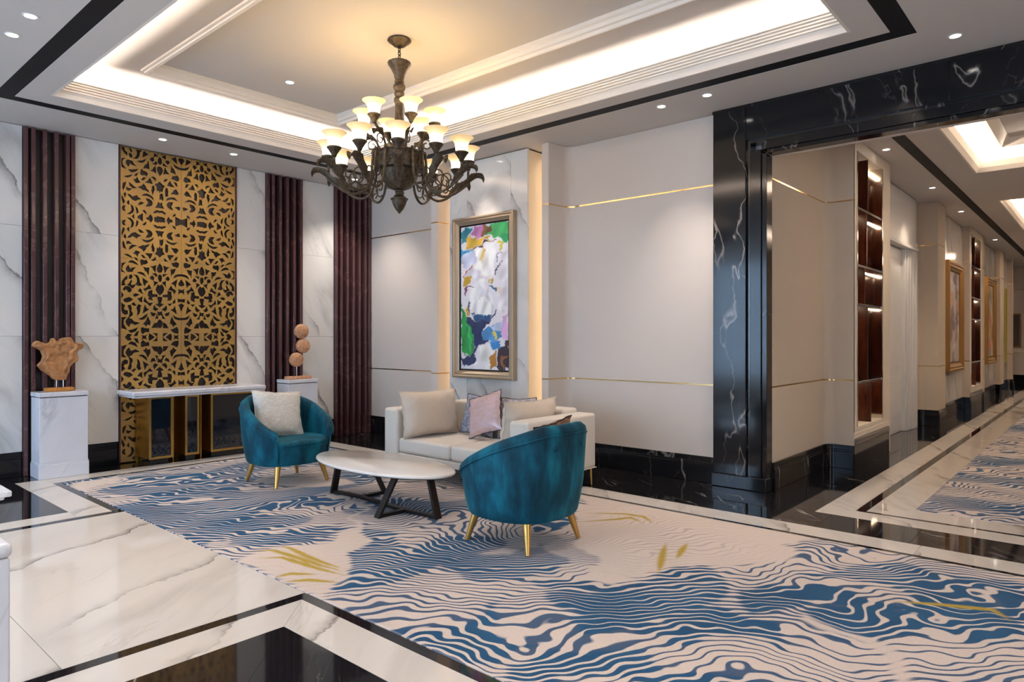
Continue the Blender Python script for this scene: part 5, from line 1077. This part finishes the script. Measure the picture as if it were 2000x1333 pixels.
def shade_(par, x, z, k=1.0):
    o = MB().lathe([(r * k, zz * k) for r, zz in shade_prof], 28).build('shade', M['shade'], par, smooth=True, sharp=80, loc=(x, 0, z)); return o
def cup_(par, x, z, k=1.0):
    MB().lathe([(.010 * k, -.070 * k), (.016 * k, -.066 * k), (.020 * k, -.05 * k), (.034 * k, -.028 * k), (.046 * k, -.010 * k), (.054 * k, -.002 * k), (.054 * k, .004 * k), (.048 * k, .008 * k), (.001, .008 * k)], 24).build('cup', M['bronze'], par, smooth=True, sharp=60, loc=(x, 0, z))
def spiral(cx, cz, r0, r1, a0, turns, n=26): return [(cx + (r0 + (r1 - r0) * i / n) * math.cos(a0 + turns * 2 * PI * i / n), 0, cz + (r0 + (r1 - r0) * i / n) * math.sin(a0 + turns * 2 * PI * i / n)) for i in range(n + 1)]
low = empty('lower_arm', (0, 0, 0), 0, ch)
pth = bez([(.205, 0, 2.80), (.212, 0, 2.72), (.222, 0, 2.62), (.265, 0, 2.52), (.345, 0, 2.478), (.43, 0, 2.500), (.51, 0, 2.555), (.56, 0, 2.60)], 42); MB().tube(pth, .0105, 8).build('arm_tube', M['bronze'], low, smooth=True)
MB().tube(bez([(.190, 0, 2.80), (.203, 0, 2.826), (.215, 0, 2.80)], 8), .009, 6).build('arm_hook', M['bronze'], low, smooth=True)
MB().tube(spiral(.325, 2.60, .085, .018, -2.1, 1.25), .0060, 6).build('scroll', M['bronze'], low, smooth=True)
MB().tube(spiral(.425, 2.575, .060, .014, -1.9, -1.1), .0055, 6).build('scroll', M['bronze'], low, smooth=True)
leaf([(.455, 0, 2.518), (.51, 0, 2.556), (.565, 0, 2.605), (.615, 0, 2.638), (.655, 0, 2.632), (.672, 0, 2.600)], .042, 4, .044, 'acanthus_leaf', low)
MB().tube([(.548, 0, 2.60), (.548, 0, 2.705)], .010, 8).build('lamp_stem', M['bronze'], low, smooth=True)
cup_(low, .548, 2.762); shade_(low, .548, 2.768)
upr = empty('upper_arm', (0, 0, 0), 0, ch)
MB().tube(bez([(.150, 0, 2.825), (.172, 0, 2.88), (.200, 0, 2.93), (.255, 0, 2.965), (.282, 0, 3.00)], 22), .0105, 8).build('arm_tube', M['bronze'], upr, smooth=True)
MB().tube(spiral(.215, 2.875, .045, .012, 1.9, -1.1), .0055, 6).build('scroll', M['bronze'], upr, smooth=True)
leaf([(.185, 0, 2.90), (.225, 0, 2.925), (.262, 0, 2.92), (.285, 0, 2.895)], .030, 3, .036, 'acanthus_leaf', upr)
cup_(upr, .284, 3.042, .92); shade_(upr, .284, 3.047, .95)
fa = math.atan2(-CY, -CX)          # direction towards the camera
LAMP = .7
def bulb(par, x, z): light('lamp_bulb', 'POINT', (x, 0, z), LAMP, (1, .80, .42), (0, 0, 0), par, shadow_soft_size=.03)
bulb(low, .548, 2.862); bulb(upr, .284, 3.135)
def spread(proto, n, a0):
    for k in range(n):
        o = proto if k == 0 else copy_tree(proto, ch)
        o.rotation_euler = (0, 0, a0 + 2 * PI * k / n)
spread(low, 12, fa - math.radians(1)); spread(upr, 6, fa + math.radians(18))
